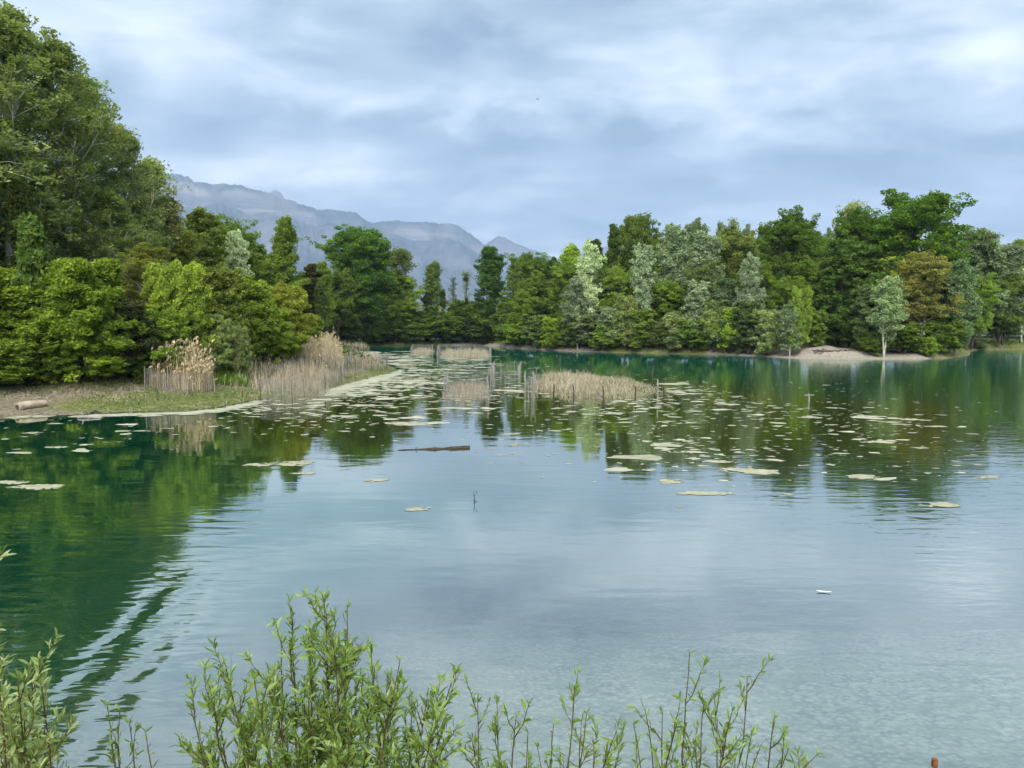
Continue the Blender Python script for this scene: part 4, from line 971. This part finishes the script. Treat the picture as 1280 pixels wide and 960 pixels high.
# ------------------------------------------------------------------ willow scrub on the near bank
M_WLEAF = leaf_mat('willow_leaf', hue=(1.35, 1.2, 1.0), gloss=.06, transl=.4, fixed=(.19, .30, .040))
M_WLEAF2 = leaf_mat('willow_leaf_pale', hue=(1.3, 1.2, 1.1), gloss=.08, transl=.4, fixed=(.26, .34, .085))
def lance(mb, base, dirv, L, wd, rng, var):
    """folded lance-shaped leaves, 6 verts each"""
    n = len(base); nr = rnd_unit(rng, n); nr[:, 2] += .6
    s = np.cross(dirv, nr); s /= np.linalg.norm(s, axis=1)[:, None] + 1e-9
    up_ = np.cross(s, dirv)
    L = L[:, None]; W = wd[:, None]
    p0 = base; p1 = base + dirv * L * .38 + up_ * L * .03; p2 = base + dirv * L * .72 + up_ * L * .02; p3 = base + dirv * L - up_ * L * .06
    v = np.stack([p0, p1 + s * W * .5 + up_ * W * .18, p1, p1 - s * W * .5 + up_ * W * .18, p2 + s * W * .42 + up_ * W * .14, p2, p2 - s * W * .42 + up_ * W * .14, p3], 1).reshape(-1, 3)
    b = np.arange(n)[:, None] * 8
    mb.add(v, np.concatenate([b + [[0, 2, 1]], b + [[0, 3, 2]], b + [[4, 5, 7]], b + [[5, 6, 7]]]), np.concatenate([var] * 4))
    mb.add(v[:0], np.zeros((0, 4), int)); mb.n -= 0
    f4 = np.concatenate([b + [[1, 2, 5, 4]], b + [[2, 3, 6, 5]]])
    mb.f[4].append(f4 + mb.n - len(v)); mb.a[4].append(np.concatenate([var, var]))
def willow(label, tips, basepx, D0, seed, mat, leafL=.037, twigs=7, dens=1.0, tw_len=1.0):
    rng = np.random.default_rng(seed)
    bx = xat(basepx, D0); bz = float(height(bx, D0))
    root = thing('willow_shrub', label, 'shrub', (bx, D0, bz))
    br = MB(); lf = MB()
    B, Dv, Ls = [], [], []
    def twig_leaves(pts, n, start=.2):
        seg = np.diff(pts, axis=0); cl = np.concatenate([[0], np.cumsum(np.linalg.norm(seg, axis=1))]); tot = cl[-1]
        for t in np.linspace(start, 1, max(2, n)):
            d = t * tot; j = min(np.searchsorted(cl, d, side='right') - 1, len(seg) - 1)
            p = pts[j] + seg[j] * ((d - cl[j]) / (cl[j + 1] - cl[j] + 1e-9)); dr = seg[j] / np.linalg.norm(seg[j])
            for q in range(rng.integers(1, 3) if t < .95 else 5):
                o_ = rnd_unit(rng, 1)[0]; dd = dr * rng.uniform(.5, 1.2) + o_ * .75; dd /= np.linalg.norm(dd)
                B.append(p); Dv.append(dd); Ls.append(leafL * rng.uniform(.3, 1.35) * (1 if t < .9 else .8))
    for (px, py, full) in tips:
        D = D0 + rng.uniform(-.28, .28)
        tip = np.array([xat(px, D, py) - bx, D - D0, topz(py, D) - bz])
        b0 = np.array([tip[0] * .35 + rng.normal(0, .03), tip[1] * .3, -.03])
        ctrl = np.array([tip[0] * .75 + rng.normal(0, .02), tip[1] * .6, tip[2] * .5])
        t = np.linspace(0, 1, 12)[:, None]
        pts = (1 - t) ** 2 * b0 + 2 * t * (1 - t) * ctrl + t * t * tip + np.cumsum(rng.normal(0, .006, (12, 3)), 0) * np.sin(t * 3.14)
        br.tube(pts, np.linspace(.0055, .0013, 12), 6, var=rng.random())
        H_ = np.linalg.norm(tip)
        twig_leaves(pts[7:], int(14 * full), .1)
        for k in range(int(twigs * full)):
            u = rng.uniform(.38, .96); q = u * 11; qi = min(int(q), 10); s0 = pts[qi] + (pts[qi + 1] - pts[qi]) * (q - qi)
            dr = pts[qi + 1] - pts[qi]; dr /= np.linalg.norm(dr)
            a = rnd_unit(rng, 1)[0]; a[2] = abs(a[2]) * .5; dd = dr * rng.uniform(.5, 1.1) + a * rng.uniform(.5, 1.1); dd /= np.linalg.norm(dd)
            ln = rng.uniform(.08, .24) * tw_len * (1.15 - u * .5); tp = [s0]
            for z_ in range(4):
                dd = dd + rng.normal(0, .14, 3) + [0, 0, .12]; dd /= np.linalg.norm(dd); tp.append(tp[-1] + dd * ln / 4)
            tp = np.array(tp); br.tube(tp, np.linspace(.0022, .0007, 5), 4, cap=False, var=rng.random())
            twig_leaves(tp, int(ln / .0085 * dens), .12)
            if rng.random() < .1:
                br.tube(np.array([tp[-1], tp[-1] + dd * .05 + rng.normal(0, .01, 3)]), [.0008, .0004], 3, cap=False)
    B = np.array(B); Dv = np.array(Dv); Ls = np.array(Ls)
    lance(lf, B, Dv, Ls, Ls * rng.uniform(.17, .27, len(Ls)), rng, rng.uniform(0, 1, len(Ls)))
    br.build('branches', M_TWIG, root, True); lf.build('foliage', mat, root)
    return root
willow('largest leafy willow shrub in the near foreground, left of centre',
       [(238, 885, .7), (262, 858, .8), (282, 832, 1), (300, 870, 1), (318, 850, 1), (335, 860, 1), (352, 800, 1), (366, 772, 1), (385, 790, 1.2), (404, 746, 1.3), (416, 800, 1.2), (434, 760, 1.1), (428, 830, 1.2),
        (448, 850, 1), (468, 835, 1), (484, 845, 1), (500, 826, .9), (515, 870, .8), (534, 872, .8), (568, 842, .8), (556, 905, .8), (380, 850, 1.2), (400, 880, 1.2), (350, 890, 1.2), (300, 905, 1.1), (440, 900, 1.2), (480, 905, 1.1), (270, 915, 1), (520, 920, 1), (410, 830, 1.2),
        (330, 930, 1.1), (370, 920, 1.2), (460, 935, 1), (250, 940, .9), (545, 945, .9)], 400, 2.3, 1, M_WLEAF, twigs=13)
willow('thin willow shoots between the largest shrub and the right shrub', [(597, 878, .6), (620, 900, .6), (645, 897, .6), (672, 935, .6), (692, 905, .6), (718, 858, 1), (733, 893, .7), (742, 925, .8), (760, 930, .7), (660, 915, .5), (700, 940, .6), (590, 925, .7), (625, 945, .7), (770, 950, .6)], 680, 2.5, 2, M_WLEAF, twigs=6, dens=.75)
willow('right willow shrub with one tall bare-tipped shoot', [(792, 905, .5), (806, 885, .6), (828, 890, .5), (846, 905, .8), (862, 816, .9), (880, 880, .7), (893, 870, .5), (934, 846, .6), (915, 890, .7), (905, 910, .9), (940, 915, .7), (968, 898, .8), (950, 935, .7), (985, 938, .7), (870, 930, .9), (835, 940, .9), (1008, 955, .6)], 880, 2.5, 3, M_WLEAF, twigs=6, dens=.75)
willow('small separate willow sprig in front of the dark water', [(134, 882, .8), (150, 888, .8), (162, 905, .7), (182, 915, .7), (140, 930, .8)], 155, 2.4, 4, M_WLEAF, leafL=.036, twigs=4, dens=.7, tw_len=.7)
willow('pale-leaved willow shrub cut by the left edge', [(5, 826, 1.3), (22, 848, 1.3), (38, 832, 1.3), (52, 858, 1.1), (60, 880, 1), (10, 880, 1.3), (30, 900, 1.3), (50, 920, 1.2), (0, 930, 1.2), (-20, 850, 1.2), (-12, 815, .8), (-24, 672, .35), (20, 940, 1.2)], 10, 2.15, 5, M_WLEAF2, leafL=.038, twigs=9)

# ------------------------------------------------------------------ sky, sun, camera
SUN_EL, SUN_AZ = math.radians(38), math.radians(183)
w = bpy.data.worlds.new('World'); SC.world = w; w.use_nodes = True
nt = w.node_tree; nt.nodes.clear(); g = G(nt)
out = g.n('ShaderNodeOutputWorld'); bg = g.n('ShaderNodeBackground'); bg.inputs[1].default_value = .1; g.l(bg.outputs[0], out.inputs[0])
sky = g.n('ShaderNodeTexSky', sky_type='NISHITA', sun_disc=False, sun_elevation=SUN_EL, sun_rotation=SUN_AZ)
tc = g.n('ShaderNodeTexCoord'); dr = tc.outputs['Generated']; s = g.n('ShaderNodeSeparateXYZ'); g.l(dr, s.inputs[0])
zc = g.m('ADD', g.m('MAXIMUM', s.outputs[2], 0.0), .16)
cv = g.n('ShaderNodeCombineXYZ'); g.l(g.m('DIVIDE', s.outputs[0], zc), cv.inputs[0]); g.l(g.m('DIVIDE', s.outputs[1], zc), cv.inputs[1]); cv.inputs[2].default_value = 0
cp = cv.outputs[0]
n1 = g.noise(g.vmap(cp, (.75, 1.1, 1), loc=(2.3, .4, 0)), 1.0, 3, .5, .3)
n2 = g.noise(g.vmap(cp, (1.6, 2.3, 1), loc=(7.1, 3.3, 0)), 1.3, 6, .55, .35)
n3 = g.noise(g.vmap(cp, (4.5, 6.0, 1), loc=(1.1, 9.2, 0)), 1.0, 5, .6, .3)
v = g.m('ADD', g.m('ADD', g.m('MULTIPLY', n1, .44), g.m('MULTIPLY', n2, .38)), g.m('MULTIPLY', n3, .20))
# individual cloud banks, in azimuth (tan) and elevation (tan)
az = g.m('DIVIDE', s.outputs[0], g.m('MAXIMUM', s.outputs[1], .05)); el = g.m('DIVIDE', s.outputs[2], g.m('MAXIMUM', s.outputs[1], .05))
ce = g.n('ShaderNodeCombineXYZ'); g.l(s.outputs[0], ce.inputs[0]); g.l(s.outputs[1], ce.inputs[1]); g.l(g.m('MULTIPLY', s.outputs[2], 2.1), ce.inputs[2])
n4 = g.noise(g.vmap(ce.outputs[0], (1, 1, 1), loc=(3.1, 5.2, 1.7)), 6.5, 8, .62, .6); n5 = g.noise(g.vmap(ce.outputs[0], (1, 1, 1), loc=(8.1, 1.2, 4.7)), 2.2, 3, .5, .3)
v = g.m('ADD', g.m('ADD', g.m('MULTIPLY', v, .58), g.m('MULTIPLY', n4, .32)), g.m('MULTIPLY', n5, .14))
wob = g.m('MULTIPLY', g.m('SUBTRACT', n4, .5), .09); wob2 = g.m('MULTIPLY', g.m('SUBTRACT', n4, .5), .16)
front = g.mapr(s.outputs[1], .1, .3)
def bank(px, py, rx, ry, amt):
    global v
    dx = g.m('DIVIDE', g.m('ADD', g.m('SUBTRACT', az, (px - 640) / F), wob2), rx / F); dy = g.m('DIVIDE', g.m('ADD', g.m('SUBTRACT', el, (HOR - py) / F), wob), ry / F)
    r2 = g.m('ADD', g.m('MULTIPLY', dx, dx), g.m('MULTIPLY', dy, dy))
    e = g.m('POWER', 2.718, g.m('MULTIPLY', r2, -1.0))
    v = g.m('ADD', v, g.m('MULTIPLY', g.m('MULTIPLY', e, amt), front))
for a in [(250, 172, 60, 26, -.12), (200, 60, 110, 60, .07), (560, 70, 110, 36, -.09), (500, 165, 120, 24, -.10), (450, 205, 50, 28, .10), (600, 190, 70, 20, -.08), (650, 235, 60, 26, .07),
          (790, 168, 80, 18, -.15), (760, 195, 90, 18, -.08), (995, 152, 26, 8, -.07), (720, 20, 70, 16, -.08), (880, 90, 150, 40, .05), (660, 120, 80, 30, .05), (1230, 70, 60, 34, .14), (1180, 50, 60, 16, -.07),
          (1150, 210, 200, 34, -.09), (860, 235, 200, 22, -.06), (340, 150, 90, 30, -.04), (1150, 120, 60, 14, -.05), (700, 285, 90, 22, -.07), (1260, 312, 60, 8, .16), (690, 314, 30, 6, .16), (610, 288, 30, 8, .10), (980, 275, 200, 14, .06), (300, 210, 80, 16, .09)]:
    bank(*a)
rmp = g.n('ShaderNodeValToRGB'); g.l(v, rmp.inputs[0])
g.l(g.m('ADD', g.m('MULTIPLY', g.m('SUBTRACT', v, .53), 2.25), .425), rmp.inputs[0])
cr = rmp.color_ramp
STOPS = [(.10, (.046, .063, .079)), (.34, (.082, .103, .120)), (.50, (.121, .141, .157)), (.64, (.160, .177, .190)), (.86, (.213, .226, .237))]
cr.elements[0].position = STOPS[0][0]; cr.elements[0].color = (*STOPS[0][1], 1); cr.elements[1].position = STOPS[-1][0]; cr.elements[1].color = (*STOPS[-1][1], 1)
for p_, c_ in STOPS[1:-1]: e = cr.elements.new(p_); e.color = (*c_, 1)
cl = g.mix(1.0, rmp.outputs[0], (10, 10, 10, 1), 'MULTIPLY')
fin = g.mix(.965, sky.outputs[0], cl)
g.l(fin, bg.inputs[0])
sun = bpy.data.lights.new('sun', 'SUN'); sun.energy = 1.5; sun.angle = math.radians(60); sun.color = (1, .96, .88)
so = link('sun', sun)
# sky sun_rotation: direction to the sun = (sin az, cos az)
dv = Vector((math.sin(SUN_AZ) * math.cos(SUN_EL), math.cos(SUN_AZ) * math.cos(SUN_EL), math.sin(SUN_EL)))
so.rotation_euler = (-dv).to_track_quat('-Z', 'Y').to_euler(); so.location = dv * 60
cam = bpy.data.cameras.new('camera'); cam.sensor_width = 36; cam.lens = 36 * F / 1280; cam.clip_start = .05; cam.clip_end = 40000
co = link('camera', cam); co.location = (0, 0, CAMZ); co.rotation_euler = (math.pi / 2 - TH, 0, 0); SC.camera = co

SC.view_settings.view_transform = 'Standard'; SC.view_settings.look = 'None'; SC.view_settings.gamma = 1; SC.view_settings.exposure = 2.7
SC.cycles.use_denoising = True
SC.cycles.max_bounces = 5; SC.cycles.diffuse_bounces = 4; SC.cycles.glossy_bounces = 2; SC.cycles.transmission_bounces = 3; SC.cycles.transparent_max_bounces = 4; SC.cycles.volume_bounces = 0
SC.cycles.use_adaptive_sampling = True; SC.cycles.adaptive_threshold = .04
SC.cycles.caustics_reflective = False; SC.cycles.caustics_refractive = False
